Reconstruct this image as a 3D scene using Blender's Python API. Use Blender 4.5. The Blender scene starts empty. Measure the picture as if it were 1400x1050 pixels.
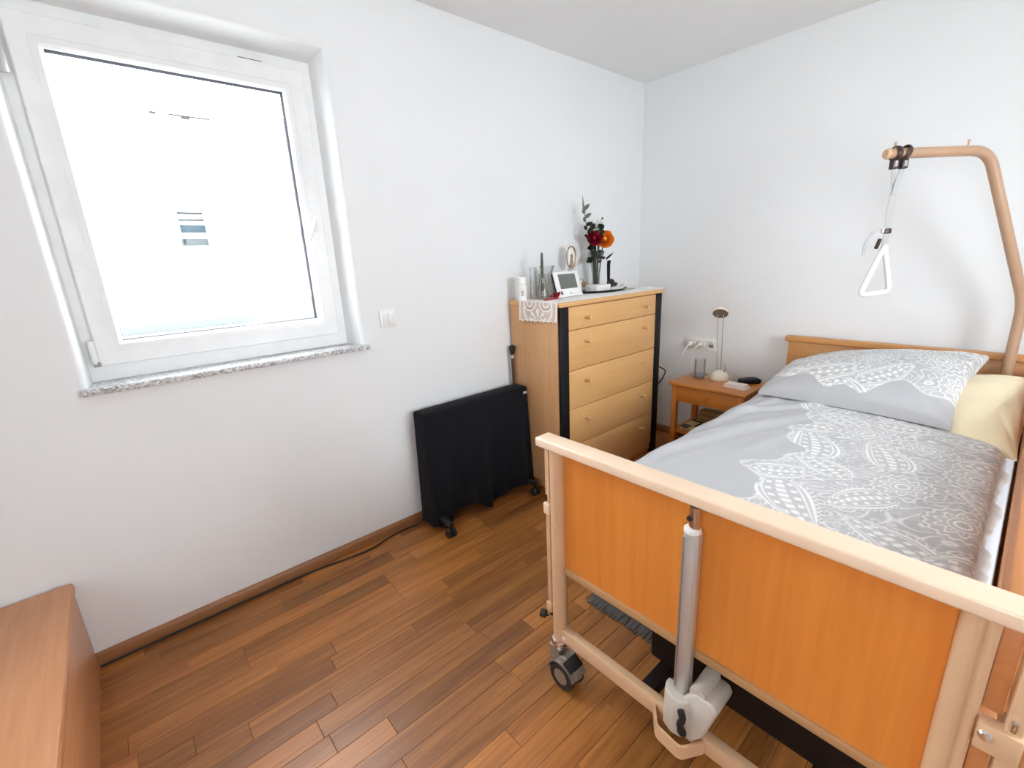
import bpy, bmesh, math, random
import numpy as np
from mathutils import Vector, Matrix, noise

random.seed(7)
rng = np.random.RandomState(11)
scene = bpy.context.scene
C = scene.collection
PI = math.pi

# ------------------------------------------------------------------ camera
cam_d = bpy.data.cameras.new('camera')
cam = bpy.data.objects.new('camera', cam_d)
C.objects.link(cam)
cam_d.sensor_fit = 'HORIZONTAL'
cam_d.sensor_width = 36.0
cam_d.lens = 36.0 * 625.6 / 1400.0
cam_d.clip_start = 0.02
cam.matrix_world = (Matrix.Translation((2.0648, -3.1129, 1.3798))
                    @ Matrix.Rotation(0.859747, 4, 'Z')
                    @ Matrix.Rotation(PI / 2 - 0.269027, 4, 'X')
                    @ Matrix.Rotation(-0.045278, 4, 'Z'))
scene.camera = cam

# ------------------------------------------------------------------ sky, daylight, exposure
SKY = 15.0
world = bpy.data.worlds.new('sky')
scene.world = world
world.use_nodes = True
bgn = world.node_tree.nodes['Background']
bgn.inputs['Color'].default_value = (0.895, 0.95, 1.0, 1)
bgn.inputs['Strength'].default_value = SKY


def portal(name, loc, rot, sx, sy):
    """sampling portal in a window opening: lets the sky's light find the way into the room"""
    l = bpy.data.lights.new(name, 'AREA')
    l.shape = 'RECTANGLE'
    l.size = sx
    l.size_y = sy
    l.cycles.is_portal = True
    o = bpy.data.objects.new(name, l)
    o.location = loc
    o.rotation_euler = rot
    C.objects.link(o)


portal('sky_portal', (-0.225, -2.74, 1.6), (0, -PI / 2, 0), 1.2, 1.0)
portal('sky_portal', (2.6, -4.81, 1.5), (PI / 2, 0, 0), 0.8, 1.2)
portal('sky_portal', (3.66, -1.65, 1.525), (0, PI / 2, 0), 1.15, 1.1)
scene.view_settings.view_transform = 'Standard'
scene.view_settings.look = 'None'
scene.view_settings.exposure = 0.27
scene.view_settings.gamma = 1.0
scene.view_settings.use_curve_mapping = False
scene.cycles.max_bounces = 14
scene.cycles.diffuse_bounces = 8
scene.cycles.transparent_max_bounces = 16
scene.cycles.caustics_reflective = False
scene.cycles.caustics_refractive = False
scene.cycles.use_denoising = True
scene.cycles.sample_clamp_indirect = 8.0


# ------------------------------------------------------------------ materials
def lin(r, g, b):
    def f(c):
        c /= 255.0
        return c / 12.92 if c <= 0.04045 else ((c + 0.055) / 1.055) ** 2.4
    return (f(r), f(g), f(b), 1.0)


class Nodes:
    def __init__(self, name):
        self.m = bpy.data.materials.new(name)
        self.m.use_nodes = True
        self.t = self.m.node_tree
        self.b = self.t.nodes['Principled BSDF']
        self.out = self.t.nodes['Material Output']

    def n(self, typ, **kw):
        nd = self.t.nodes.new(typ)
        for k, v in kw.items():
            if k.startswith('in_'):
                key = k[3:]
                key = int(key) if key.isdigit() else key
                nd.inputs[key].default_value = v
            else:
                setattr(nd, k, v)
        return nd

    def l(self, a, b):
        self.t.links.new(a, b)

    def ramp(self, fac, stops):
        r = self.n('ShaderNodeValToRGB')
        el = r.color_ramp.elements
        while len(el) > 1:
            el.remove(el[-1])
        el[0].position, el[0].color = stops[0]
        for p, c in stops[1:]:
            e = el.new(p)
            e.color = c
        self.l(fac, r.inputs[0])
        return r.outputs[0]


def plain(name, col, rough=0.5, metal=0.0, coat=0.0, bump=0.0, bscale=400, spec=0.5):
    k = Nodes(name)
    k.b.inputs['Roughness'].default_value = rough
    k.b.inputs['Metallic'].default_value = metal
    k.b.inputs['Coat Weight'].default_value = coat
    k.b.inputs['Specular IOR Level'].default_value = spec
    tc = k.n('ShaderNodeTexCoord')
    nz = k.n('ShaderNodeTexNoise')
    nz.inputs['Scale'].default_value = 12
    k.l(tc.outputs['Object'], nz.inputs['Vector'])
    d = tuple(min(1, c * 0.94) for c in col[:3]) + (1,)
    k.l(k.ramp(nz.outputs['Fac'], [(0.3, d), (0.7, col)]), k.b.inputs['Base Color'])
    if bump:
        n2 = k.n('ShaderNodeTexNoise')
        n2.inputs['Scale'].default_value = bscale
        k.l(tc.outputs['Object'], n2.inputs['Vector'])
        bp = k.n('ShaderNodeBump')
        bp.inputs['Strength'].default_value = bump
        bp.inputs['Distance'].default_value = 0.001
        k.l(n2.outputs['Fac'], bp.inputs['Height'])
        k.l(bp.outputs['Normal'], k.b.inputs['Normal'])
    return k.m


def wood(name, c1, c2, axis='y', scale=1.0, rough=0.4, vary=0.0, coat=0.0, attr=False, spec=0.5):
    """grain stretched along one axis of the object"""
    k = Nodes(name)
    k.b.inputs['Roughness'].default_value = rough
    k.b.inputs['Coat Weight'].default_value = coat
    k.b.inputs['Coat Roughness'].default_value = 0.25
    k.b.inputs['Specular IOR Level'].default_value = spec
    tc = k.n('ShaderNodeTexCoord')
    mp = k.n('ShaderNodeMapping')
    s = {'x': (1.2, 22, 22), 'y': (22, 1.2, 22), 'z': (22, 22, 1.2)}[axis]
    mp.inputs['Scale'].default_value = tuple(a * scale for a in s)
    rnd = None
    if attr:
        at = k.n('ShaderNodeAttribute', attribute_name='rnd')
        rnd = at.outputs['Fac']
    else:
        oi = k.n('ShaderNodeObjectInfo')
        rnd = oi.outputs['Random']
    mul = k.n('ShaderNodeVectorMath', operation='SCALE')
    comb = k.n('ShaderNodeCombineXYZ')
    for i in range(3):
        k.l(rnd, comb.inputs[i])
    k.l(comb.outputs[0], mul.inputs[0])
    mul.inputs['Scale'].default_value = 37.0
    k.l(mul.outputs[0], mp.inputs['Location'])
    k.l(tc.outputs['Object'], mp.inputs['Vector'])
    n1 = k.n('ShaderNodeTexNoise')
    n1.inputs['Scale'].default_value = 1.0
    n1.inputs['Detail'].default_value = 6
    n1.inputs['Roughness'].default_value = 0.62
    n1.inputs['Distortion'].default_value = 0.8
    k.l(mp.outputs[0], n1.inputs['Vector'])
    n2 = k.n('ShaderNodeTexNoise')
    n2.inputs['Scale'].default_value = 4.5
    n2.inputs['Detail'].default_value = 3
    k.l(mp.outputs[0], n2.inputs['Vector'])
    mx = k.n('ShaderNodeMix', data_type='FLOAT')
    mx.inputs[0].default_value = 0.35
    k.l(n1.outputs['Fac'], mx.inputs[2])
    k.l(n2.outputs['Fac'], mx.inputs[3])
    colr = k.ramp(mx.outputs[0], [(0.32, c1), (0.66, c2)])
    if vary:
        hs = k.n('ShaderNodeHueSaturation')
        mr = k.n('ShaderNodeMapRange')
        mr.inputs['To Min'].default_value = 1 - vary
        mr.inputs['To Max'].default_value = 1 + vary
        k.l(rnd, mr.inputs['Value'])
        k.l(mr.outputs[0], hs.inputs['Value'])
        k.l(colr, hs.inputs['Color'])
        colr = hs.outputs['Color']
    k.l(colr, k.b.inputs['Base Color'])
    bp = k.n('ShaderNodeBump')
    bp.inputs['Strength'].default_value = 0.12
    bp.inputs['Distance'].default_value = 0.0006
    k.l(mx.outputs[0], bp.inputs['Height'])
    k.l(bp.outputs['Normal'], k.b.inputs['Normal'])
    return k.m


def fabric(name, col, rough=0.9, sheen=0.2, bump=0.25):
    k = Nodes(name)
    k.b.inputs['Roughness'].default_value = rough
    k.b.inputs['Sheen Weight'].default_value = sheen
    k.b.inputs['Specular IOR Level'].default_value = 0.2
    tc = k.n('ShaderNodeTexCoord')
    nz = k.n('ShaderNodeTexNoise')
    nz.inputs['Scale'].default_value = 6
    nz.inputs['Detail'].default_value = 4
    k.l(tc.outputs['Object'], nz.inputs['Vector'])
    d = tuple(c * 0.93 for c in col[:3]) + (1,)
    k.l(k.ramp(nz.outputs['Fac'], [(0.35, d), (0.65, col)]), k.b.inputs['Base Color'])
    n2 = k.n('ShaderNodeTexNoise')
    n2.inputs['Scale'].default_value = 500
    k.l(tc.outputs['Object'], n2.inputs['Vector'])
    n3 = k.n('ShaderNodeTexNoise')
    n3.inputs['Scale'].default_value = 14
    n3.inputs['Detail'].default_value = 3
    k.l(tc.outputs['Object'], n3.inputs['Vector'])
    ad = k.n('ShaderNodeMath', operation='MULTIPLY_ADD')
    ad.inputs[1].default_value = 0.15
    k.l(n2.outputs['Fac'], ad.inputs[0])
    k.l(n3.outputs['Fac'], ad.inputs[2])
    bp = k.n('ShaderNodeBump')
    bp.inputs['Strength'].default_value = bump
    bp.inputs['Distance'].default_value = 0.006
    k.l(ad.outputs[0], bp.inputs['Height'])
    k.l(bp.outputs['Normal'], k.b.inputs['Normal'])
    return k.m


def printed(name, ground, mid, light):
    """cloth with a woven print kept in the mesh attribute 'print' (0 ground .. 1 white thread)"""
    k = Nodes(name)
    k.b.inputs['Roughness'].default_value = 0.75
    k.b.inputs['Sheen Weight'].default_value = 0.15
    k.b.inputs['Specular IOR Level'].default_value = 0.3
    at = k.n('ShaderNodeAttribute', attribute_name='print')
    k.l(k.ramp(at.outputs['Fac'], [(0.0, ground), (0.45, mid), (1.0, light)]), k.b.inputs['Base Color'])
    tc = k.n('ShaderNodeTexCoord')
    n3 = k.n('ShaderNodeTexNoise')
    n3.inputs['Scale'].default_value = 9
    n3.inputs['Detail'].default_value = 4
    k.l(tc.outputs['Object'], n3.inputs['Vector'])
    bp = k.n('ShaderNodeBump')
    bp.inputs['Strength'].default_value = 0.25
    bp.inputs['Distance'].default_value = 0.012
    k.l(n3.outputs['Fac'], bp.inputs['Height'])
    k.l(bp.outputs['Normal'], k.b.inputs['Normal'])
    return k.m


def clear(name, tint=(0.97, 0.98, 0.98, 1), gloss=0.06, rough=0.0, edge=0.55):
    """thin clear glass: straight-through light plus a weak angle-dependent reflection"""
    k = Nodes(name)
    k.t.nodes.remove(k.b)
    tr = k.n('ShaderNodeBsdfTransparent')
    tr.inputs['Color'].default_value = tint
    gl = k.n('ShaderNodeBsdfGlossy')
    gl.inputs['Roughness'].default_value = rough
    fr = k.n('ShaderNodeLayerWeight')
    fr.inputs['Blend'].default_value = 0.25
    mu = k.n('ShaderNodeMath', operation='MULTIPLY_ADD')
    mu.inputs[1].default_value = edge
    mu.inputs[2].default_value = gloss
    k.l(fr.outputs['Fresnel'], mu.inputs[0])
    mx = k.n('ShaderNodeMixShader')
    k.l(mu.outputs[0], mx.inputs[0])
    k.l(tr.outputs[0], mx.inputs[1])
    k.l(gl.outputs[0], mx.inputs[2])
    k.l(mx.outputs[0], k.out.inputs['Surface'])
    return k.m


def plaster(name, col):
    k = Nodes(name)
    k.b.inputs['Roughness'].default_value = 0.92
    k.b.inputs['Specular IOR Level'].default_value = 0.2
    tc = k.n('ShaderNodeTexCoord')
    nz = k.n('ShaderNodeTexNoise')
    nz.inputs['Scale'].default_value = 1.3
    nz.inputs['Detail'].default_value = 3
    k.l(tc.outputs['Object'], nz.inputs['Vector'])
    d = tuple(c * 0.97 for c in col[:3]) + (1,)
    k.l(k.ramp(nz.outputs['Fac'], [(0.35, d), (0.65, col)]), k.b.inputs['Base Color'])
    n2 = k.n('ShaderNodeTexNoise')
    n2.inputs['Scale'].default_value = 260
    n2.inputs['Detail'].default_value = 2
    k.l(tc.outputs['Object'], n2.inputs['Vector'])
    bp = k.n('ShaderNodeBump')
    bp.inputs['Strength'].default_value = 0.12
    bp.inputs['Distance'].default_value = 0.001
    k.l(n2.outputs['Fac'], bp.inputs['Height'])
    k.l(bp.outputs['Normal'], k.b.inputs['Normal'])
    return k.m


def granite(name):
    k = Nodes(name)
    k.b.inputs['Roughness'].default_value = 0.3
    tc = k.n('ShaderNodeTexCoord')
    v = k.n('ShaderNodeTexVoronoi')
    v.inputs['Scale'].default_value = 160
    n = k.n('ShaderNodeTexNoise')
    n.inputs['Scale'].default_value = 55
    n.inputs['Detail'].default_value = 5
    for q in (v, n):
        k.l(tc.outputs['Object'], q.inputs['Vector'])
    m = k.n('ShaderNodeMath', operation='MULTIPLY')
    k.l(v.outputs['Color'], m.inputs[0])
    k.l(n.outputs['Fac'], m.inputs[1])
    k.l(k.ramp(m.outputs[0], [(0.05, lin(130, 130, 133)), (0.22, lin(192, 192, 192)), (0.45, lin(228, 228, 228))]),
        k.b.inputs['Base Color'])
    return k.m


def checks(name, c1, c2, scale):
    k = Nodes(name)
    k.b.inputs['Roughness'].default_value = 0.45
    tc = k.n('ShaderNodeTexCoord')
    mp = k.n('ShaderNodeMapping')
    mp.inputs['Rotation'].default_value = (0, 0, 0.18)
    ck = k.n('ShaderNodeTexChecker')
    ck.inputs['Scale'].default_value = scale
    ck.inputs['Color1'].default_value = c1
    ck.inputs['Color2'].default_value = c2
    k.l(tc.outputs['Object'], mp.inputs[0])
    k.l(mp.outputs[0], ck.inputs['Vector'])
    k.l(ck.outputs['Color'], k.b.inputs['Base Color'])
    return k.m


def lace_mat(name):
    k = Nodes(name)
    k.b.inputs['Base Color'].default_value = lin(246, 242, 236)
    k.b.inputs['Roughness'].default_value = 0.9
    at = k.n('ShaderNodeAttribute', attribute_name='print')
    tr = k.n('ShaderNodeBsdfTransparent')
    mx = k.n('ShaderNodeMixShader')
    k.l(at.outputs['Fac'], mx.inputs[0])
    k.l(tr.outputs[0], mx.inputs[1])
    k.l(k.b.outputs[0], mx.inputs[2])
    k.l(mx.outputs[0], k.out.inputs['Surface'])
    return k.m


M = {}
M['wall'] = plaster('white_plaster', (0.825, 0.842, 0.85, 1))
M['ceiling'] = plaster('ceiling_plaster', (0.87, 0.875, 0.875, 1))
M['pvc'] = plain('white_window_plastic', (0.85, 0.86, 0.86, 1), 0.3)
M['gasket'] = plain('dark_seal', (0.012, 0.012, 0.018, 1), 0.8, spec=0.1)
M['pane'] = clear('window_pane', (0.985, 0.99, 0.99, 1), 0.004, 0.0, 0.3)
M['glass'] = clear('clear_glass', (0.975, 0.98, 0.978, 1), 0.03)
M['granite'] = granite('grey_granite')
M['floor'] = wood('parquet_oak', (0.205, 0.068, 0.016, 1), (0.46, 0.180, 0.043, 1), 'y', 1.0, 0.36, 0.30, spec=0.5)
M['floor_rest'] = wood('parquet_oak_rest', (0.205, 0.068, 0.016, 1), (0.46, 0.180, 0.043, 1), 'y', 1.0, 0.36, 0.30, attr=True)
M['joint'] = plain('dark_joint', (0.10, 0.042, 0.016, 1), 0.8)
M['skirting'] = wood('skirting_oak', (0.25, 0.10, 0.038, 1), (0.36, 0.16, 0.060, 1), 'y', 1.0, 0.4)
M['skirting_x'] = wood('skirting_oak_x', (0.25, 0.10, 0.038, 1), (0.36, 0.16, 0.060, 1), 'x', 1.0, 0.4)
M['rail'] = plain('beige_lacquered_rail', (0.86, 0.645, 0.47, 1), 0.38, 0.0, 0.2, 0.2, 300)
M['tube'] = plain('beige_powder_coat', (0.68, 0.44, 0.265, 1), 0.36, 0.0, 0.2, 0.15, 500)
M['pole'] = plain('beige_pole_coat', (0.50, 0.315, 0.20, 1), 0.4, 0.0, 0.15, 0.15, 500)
M['trim'] = plain('tan_edge_trim', (0.45, 0.255, 0.115, 1), 0.4)
M['beech_z'] = wood('orange_beech', (0.60, 0.185, 0.028, 1), (0.72, 0.255, 0.048, 1), 'z', 0.7, 0.38)
M['beech_x'] = wood('brown_beech_x', (0.50, 0.22, 0.065, 1), (0.64, 0.31, 0.10, 1), 'x', 0.7, 0.4)
M['beech_y'] = wood('brown_beech_y', (0.50, 0.19, 0.065, 1), (0.62, 0.27, 0.10, 1), 'y', 0.7, 0.4)
M['dresser_z'] = wood('pale_beech_z', (0.58, 0.31, 0.135, 1), (0.66, 0.375, 0.175, 1), 'z', 0.6, 0.42)
M['dresser_y'] = wood('pale_beech_y', (0.68, 0.375, 0.145, 1), (0.77, 0.45, 0.185, 1), 'y', 0.6, 0.42)
M['knob'] = plain('pale_wood_knob', (0.74, 0.47, 0.22, 1), 0.35)
M['underbed_dark'] = plain('underbed_shade_brown', (0.014, 0.008, 0.006, 1), 0.6, spec=0.2)  # near-black colour imitating the shade under the bed
M['night_x'] = wood('honey_pine_x', (0.44, 0.150, 0.024, 1), (0.58, 0.225, 0.042, 1), 'x', 0.8, 0.35)
M['night_z'] = wood('honey_pine_z', (0.44, 0.150, 0.024, 1), (0.58, 0.225, 0.042, 1), 'z', 0.8, 0.35)
M['chest'] = wood('reddish_wood', (0.50, 0.215, 0.090, 1), (0.64, 0.295, 0.135, 1), 'x', 0.8, 0.35)
M['black'] = plain('black_lacquer', (0.008, 0.008, 0.010, 1), 0.5, spec=0.25)
M['black_cloth'] = fabric('black_cover_cloth', (0.0075, 0.0075, 0.011, 1), 0.95, 0.03, 0.4)
M['rubber'] = plain('black_rubber', (0.015, 0.015, 0.016, 1), 0.6)
M['chrome'] = plain('chrome', (0.75, 0.75, 0.76, 1), 0.18, 1.0)
M['alu'] = plain('brushed_aluminium', (0.62, 0.60, 0.58, 1), 0.35, 0.55)
M['grey_metal'] = plain('grey_caster_metal', (0.40, 0.37, 0.33, 1), 0.35, 0.7)
M['beige_plastic'] = plain('light_grey_plastic', (0.56, 0.52, 0.45, 1), 0.45)
M['white'] = plain('white_plastic', (0.85, 0.85, 0.84, 1), 0.35)
M['offwhite'] = plain('off_white_plastic', (0.80, 0.74, 0.62, 1), 0.4)
M['paper'] = plain('white_paper', (0.86, 0.85, 0.83, 1), 0.8)
M['sheet'] = fabric('pale_sheet', (0.56, 0.58, 0.62, 1))
M['lining'] = fabric('white_lining', (0.70, 0.69, 0.68, 1))
M['paisley'] = printed('grey_paisley_cotton', (0.44, 0.445, 0.46, 1), (0.60, 0.60, 0.60, 1), (0.90, 0.90, 0.89, 1))
M['yellow'] = fabric('cream_yellow_cotton', (0.92, 0.80, 0.55, 1))
M['lace'] = lace_mat('white_lace')
M['runner'] = fabric('white_runner', (0.86, 0.85, 0.83, 1))
M['lcd'] = plain('grey_lcd', (0.15, 0.165, 0.145, 1), 0.2)
M['ink'] = plain('dark_ink', (0.05, 0.05, 0.05, 1), 0.5)
M['strap'] = plain('grey_webbing', (0.48, 0.48, 0.48, 1), 0.8, bump=0.3, bscale=700)
M['brown_plastic'] = plain('dark_brown_plastic', (0.045, 0.022, 0.018, 1), 0.4)
M['red'] = plain('red_cloth', (0.45, 0.008, 0.03, 1), 0.7)
M['red_petal'] = plain('crimson_petal', (0.42, 0.006, 0.035, 1), 0.6)
M['orange_petal'] = plain('orange_petal', (0.95, 0.36, 0.035, 1), 0.6)
M['white_petal'] = plain('white_petal', (0.82, 0.82, 0.78, 1), 0.6)
M['leaf'] = plain('dark_leaf', (0.028, 0.045, 0.022, 1), 0.5)
M['pale_leaf'] = plain('grey_green_leaf', (0.26, 0.30, 0.22, 1), 0.6)
M['candle'] = plain('dark_green_wax', (0.06, 0.085, 0.055, 1), 0.5)
M['brass'] = plain('aged_brass', (0.42, 0.27, 0.16, 1), 0.3, 0.8)
M['copper'] = plain('dark_copper_shaft', (0.16, 0.085, 0.06, 1), 0.35, 0.6)
M['checker'] = checks('yellow_black_checks', (0.60, 0.47, 0.20, 1), (0.012, 0.01, 0.01, 1), 12.5)
M['tan'] = plain('tan_cardboard', (0.40, 0.25, 0.09, 1), 0.7)
M['magazine'] = plain('brown_magazine', (0.34, 0.22, 0.13, 1), 0.5)
M['bluegrey'] = plain('blue_grey_card', (0.30, 0.34, 0.40, 1), 0.5)
M['tissue'] = plain('pinkish_tissue', (0.85, 0.74, 0.70, 1), 0.9)
M['rug'] = fabric('grey_rug_wool', (0.17, 0.16, 0.15, 1))
M['facade'] = plaster('white_render', (0.78, 0.79, 0.79, 1))
M['facade_grey'] = plain('light_grey_render', (0.084, 0.083, 0.081, 1), 0.9, spec=0.1)
M['ext_grey'] = plain('grey_sheet_metal', (0.052, 0.056, 0.058, 1), 0.9, spec=0.1)
M['ext_blue'] = plain('blue_grey_glass', (0.036, 0.050, 0.058, 1), 0.9, spec=0.1)
M['ext_slat'] = plain('pale_blind', (0.072, 0.077, 0.076, 1), 0.9, spec=0.1)
M['ext_dark'] = plain('dark_fitting', (0.022, 0.022, 0.022, 1), 0.9, spec=0.1)
M['ground'] = plain('courtyard_paving', (0.72, 0.72, 0.70, 1), 0.9)


# ------------------------------------------------------------------ mesh builder
class MB:
    def __init__(self):
        self.bm = bmesh.new()

    def add(self, verts, faces):
        vs = [self.bm.verts.new(v) for v in verts]
        for f in faces:
            try:
                self.bm.faces.new([vs[i] for i in f])
            except ValueError:
                pass
        return self

    def merge(self, b2, mat=None):
        if mat is not None:
            bmesh.ops.transform(b2, matrix=mat, verts=b2.verts)
        idx = {}
        for v in b2.verts:
            idx[v] = self.bm.verts.new(v.co)
        for f in b2.faces:
            self.bm.faces.new([idx[v] for v in f.verts])
        b2.free()
        return self

    def box(self, x0, x1, y0, y1, z0, z1, bev=0.0, seg=2, rot=None):
        """box by its limits; rot = matrix applied about the box centre"""
        b = bmesh.new()
        bmesh.ops.create_cube(b, size=1.0)
        bmesh.ops.scale(b, vec=(x1 - x0, y1 - y0, z1 - z0), verts=b.verts)
        if bev:
            bmesh.ops.bevel(b, geom=list(b.edges), offset=bev, segments=seg, profile=0.5, affect='EDGES')
        m = Matrix.Translation(((x0 + x1) / 2, (y0 + y1) / 2, (z0 + z1) / 2))
        if rot is not None:
            m = m @ rot
        return self.merge(b, m)

    def tube(self, pts, r, n=12, cap=True, flat=None):
        """sweep a circle (or an ellipse: flat=(rx, ry)) along pts; r may be a list"""
        P = [Vector(p) for p in pts]
        rs = r if isinstance(r, (list, tuple)) else [r] * len(P)
        t0 = (P[1] - P[0]).normalized()
        up = Vector((0, 0, 1)) if abs(t0.z) < 0.9 else Vector((0, 1, 0))
        nrm = t0.cross(up).normalized()
        rings = []
        for i, p in enumerate(P):
            if i == 0:
                t = t0
            elif i == len(P) - 1:
                t = (P[i] - P[i - 1]).normalized()
            else:
                t = ((P[i + 1] - P[i]).normalized() + (P[i] - P[i - 1]).normalized()).normalized()
            nrm = (nrm - t * nrm.dot(t)).normalized()
            bn = t.cross(nrm)
            fx, fy = flat if flat else (1, 1)
            rings.append([p + (nrm * math.cos(a) * fx + bn * math.sin(a) * fy) * rs[i]
                          for a in [2 * PI * j / n for j in range(n)]])
        verts = [v for rg in rings for v in rg]
        faces = []
        for i in range(len(P) - 1):
            for j in range(n):
                faces.append((i * n + j, i * n + (j + 1) % n, (i + 1) * n + (j + 1) % n, (i + 1) * n + j))
        if cap:
            faces.append(tuple(range(n - 1, -1, -1)))
            faces.append(tuple((len(P) - 1) * n + j for j in range(n)))
        return self.add(verts, faces)

    def lathe(self, prof, n=24, mat=None, loc=(0, 0, 0), cap=True):
        verts, faces = [], []
        for r, z in prof:
            for j in range(n):
                a = 2 * PI * j / n
                v = Vector((r * math.cos(a), r * math.sin(a), z))
                if mat is not None:
                    v = mat @ v
                verts.append(v + Vector(loc))
        for i in range(len(prof) - 1):
            for j in range(n):
                faces.append((i * n + j, i * n + (j + 1) % n, (i + 1) * n + (j + 1) % n, (i + 1) * n + j))
        if cap:
            if prof[0][0] > 1e-5:
                faces.append(tuple(range(n - 1, -1, -1)))
            if prof[-1][0] > 1e-5:
                faces.append(tuple((len(prof) - 1) * n + j for j in range(n)))
        return self.add(verts, faces)

    def prism(self, poly, axis, lo, hi, bev=0.0):
        """extrude a polygon of 2-D points along an axis (the other two axes in xyz order)"""
        b = bmesh.new()

        def mk(p, w):
            if axis == 'x':
                return (w, p[0], p[1])
            if axis == 'y':
                return (p[0], w, p[1])
            return (p[0], p[1], w)
        a = [b.verts.new(mk(p, lo)) for p in poly]
        c = [b.verts.new(mk(p, hi)) for p in poly]
        n = len(poly)
        b.faces.new(a[::-1])
        b.faces.new(c)
        for i in range(n):
            b.faces.new((a[i], a[(i + 1) % n], c[(i + 1) % n], c[i]))
        bmesh.ops.recalc_face_normals(b, faces=b.faces)
        if bev:
            bmesh.ops.bevel(b, geom=list(b.edges), offset=bev, segments=2, profile=0.5, affect='EDGES')
        return self.merge(b)

    def loops(self, rects, axis='x', close_ends=False):
        """loft of rectangles (a0, a1, b0, b1, w): ring walls with an opening"""
        verts, faces = [], []
        for a0, a1, b0, b1, w in rects:
            for a, b in ((a0, b0), (a1, b0), (a1, b1), (a0, b1)):
                verts.append((w, a, b) if axis == 'x' else (a, w, b))
        for i in range(len(rects) - 1):
            for j in range(4):
                faces.append((i * 4 + j, i * 4 + (j + 1) % 4, (i + 1) * 4 + (j + 1) % 4, (i + 1) * 4 + j))
        if close_ends:
            n = len(rects) - 1
            for j in range(4):
                faces.append((n * 4 + j, n * 4 + (j + 1) % 4, (j + 1) % 4, j))
        return self.add(verts, faces)

    def ball(self, c, rx, ry=None, rz=None, n=14):
        ry = ry or rx
        rz = rz or rx
        b = bmesh.new()
        bmesh.ops.create_uvsphere(b, u_segments=n, v_segments=max(6, n // 2), radius=1.0)
        bmesh.ops.scale(b, vec=(rx, ry, rz), verts=b.verts)
        return self.merge(b, Matrix.Translation(c))

    def grid(self, fn, nu, nv):
        verts = [fn(i / (nu - 1), j / (nv - 1)) for i in range(nu) for j in range(nv)]
        faces = [(i * nv + j, (i + 1) * nv + j, (i + 1) * nv + j + 1, i * nv + j + 1)
                 for i in range(nu - 1) for j in range(nv - 1)]
        return self.add(verts, faces)

    def build(self, name, mat, parent=None, smooth=35, mods=None):
        bm = self.bm
        bmesh.ops.recalc_face_normals(bm, faces=bm.faces)
        return finish(name, bm, mat, parent, smooth)


def world_loc(o):
    v = Vector((0, 0, 0))
    while o is not None:
        v += o.location
        o = o.parent
    return v


def finish(name, bm, mat, parent=None, smooth=35):
    me = bpy.data.meshes.new(name)
    if parent is not None:
        off = world_loc(parent)
    else:
        xs = [v.co for v in bm.verts]
        lo = [min(c[i] for c in xs) for i in range(3)]
        hi = [max(c[i] for c in xs) for i in range(3)]
        off = Vector(((lo[0] + hi[0]) / 2, (lo[1] + hi[1]) / 2, lo[2]))
    bmesh.ops.translate(bm, vec=-off, verts=bm.verts)
    bm.to_mesh(me)
    bm.free()
    if smooth:
        me.shade_smooth()
        me.set_sharp_from_angle(angle=math.radians(smooth))
    me.materials.append(M[mat] if isinstance(mat, str) else mat)
    o = bpy.data.objects.new(name, me)
    C.objects.link(o)
    if parent is not None:
        o.parent = parent
    else:
        o.location = off
    return o


def sheet(name, verts, faces, mat, parent=None, attr=None, smooth=60):
    """big smooth mesh from arrays, with an optional per-vertex print"""
    verts = np.asarray(verts, float)
    if parent is not None:
        off = np.array(world_loc(parent))
    else:
        lo, hi = verts.min(0), verts.max(0)
        off = np.array([(lo[0] + hi[0]) / 2, (lo[1] + hi[1]) / 2, lo[2]])
    me = bpy.data.meshes.new(name)
    me.from_pydata((verts - off).tolist(), [], faces)
    me.update()
    if attr is not None:
        a = me.attributes.new('print', 'FLOAT', 'POINT')
        a.data.foreach_set('value', np.asarray(attr, np.float32).ravel())
    me.shade_smooth()
    me.set_sharp_from_angle(angle=math.radians(smooth))
    me.materials.append(M[mat])
    o = bpy.data.objects.new(name, me)
    C.objects.link(o)
    if parent is not None:
        o.parent = parent
    else:
        o.location = Vector(off)
    return o


def gridfaces(nu, nv, flip=False, base=0):
    i, j = np.meshgrid(np.arange(nu - 1), np.arange(nv - 1), indexing='ij')
    a = (i * nv + j).ravel() + base
    q = np.stack([a, a + nv, a + nv + 1, a + 1], 1)
    if flip:
        q = q[:, ::-1]
    return q.tolist()


def thing(name, label, cat, loc, group=None, kind=None):
    o = bpy.data.objects.new(name, None)
    o.empty_display_size = 0.1
    o.location = loc
    C.objects.link(o)
    return tag(o, label, cat, group, kind)


def tag(o, label=None, cat=None, group=None, kind=None):
    if label:
        o['label'] = label
    if cat:
        o['category'] = cat
    if group:
        o['group'] = group
    if kind:
        o['kind'] = kind
    return o


def rotz(a):
    return Matrix.Rotation(a, 4, 'Z')


def fillet(pts, r, n=6):
    """round the inner corners of a polyline"""
    P = [Vector(p) for p in pts]
    out = [P[0]]
    for i in range(1, len(P) - 1):
        a = (P[i - 1] - P[i])
        b = (P[i + 1] - P[i])
        d = min(r, a.length * 0.45, b.length * 0.45)
        p0 = P[i] + a.normalized() * d
        p1 = P[i] + b.normalized() * d
        for k in range(n + 1):
            t = k / n
            out.append(p0 * (1 - t) ** 2 + P[i] * 2 * t * (1 - t) + p1 * t * t)
    out.append(P[-1])
    return out


# ================================================================== the room
RX, RY, H = 3.4, -4.6, 2.5

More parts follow.
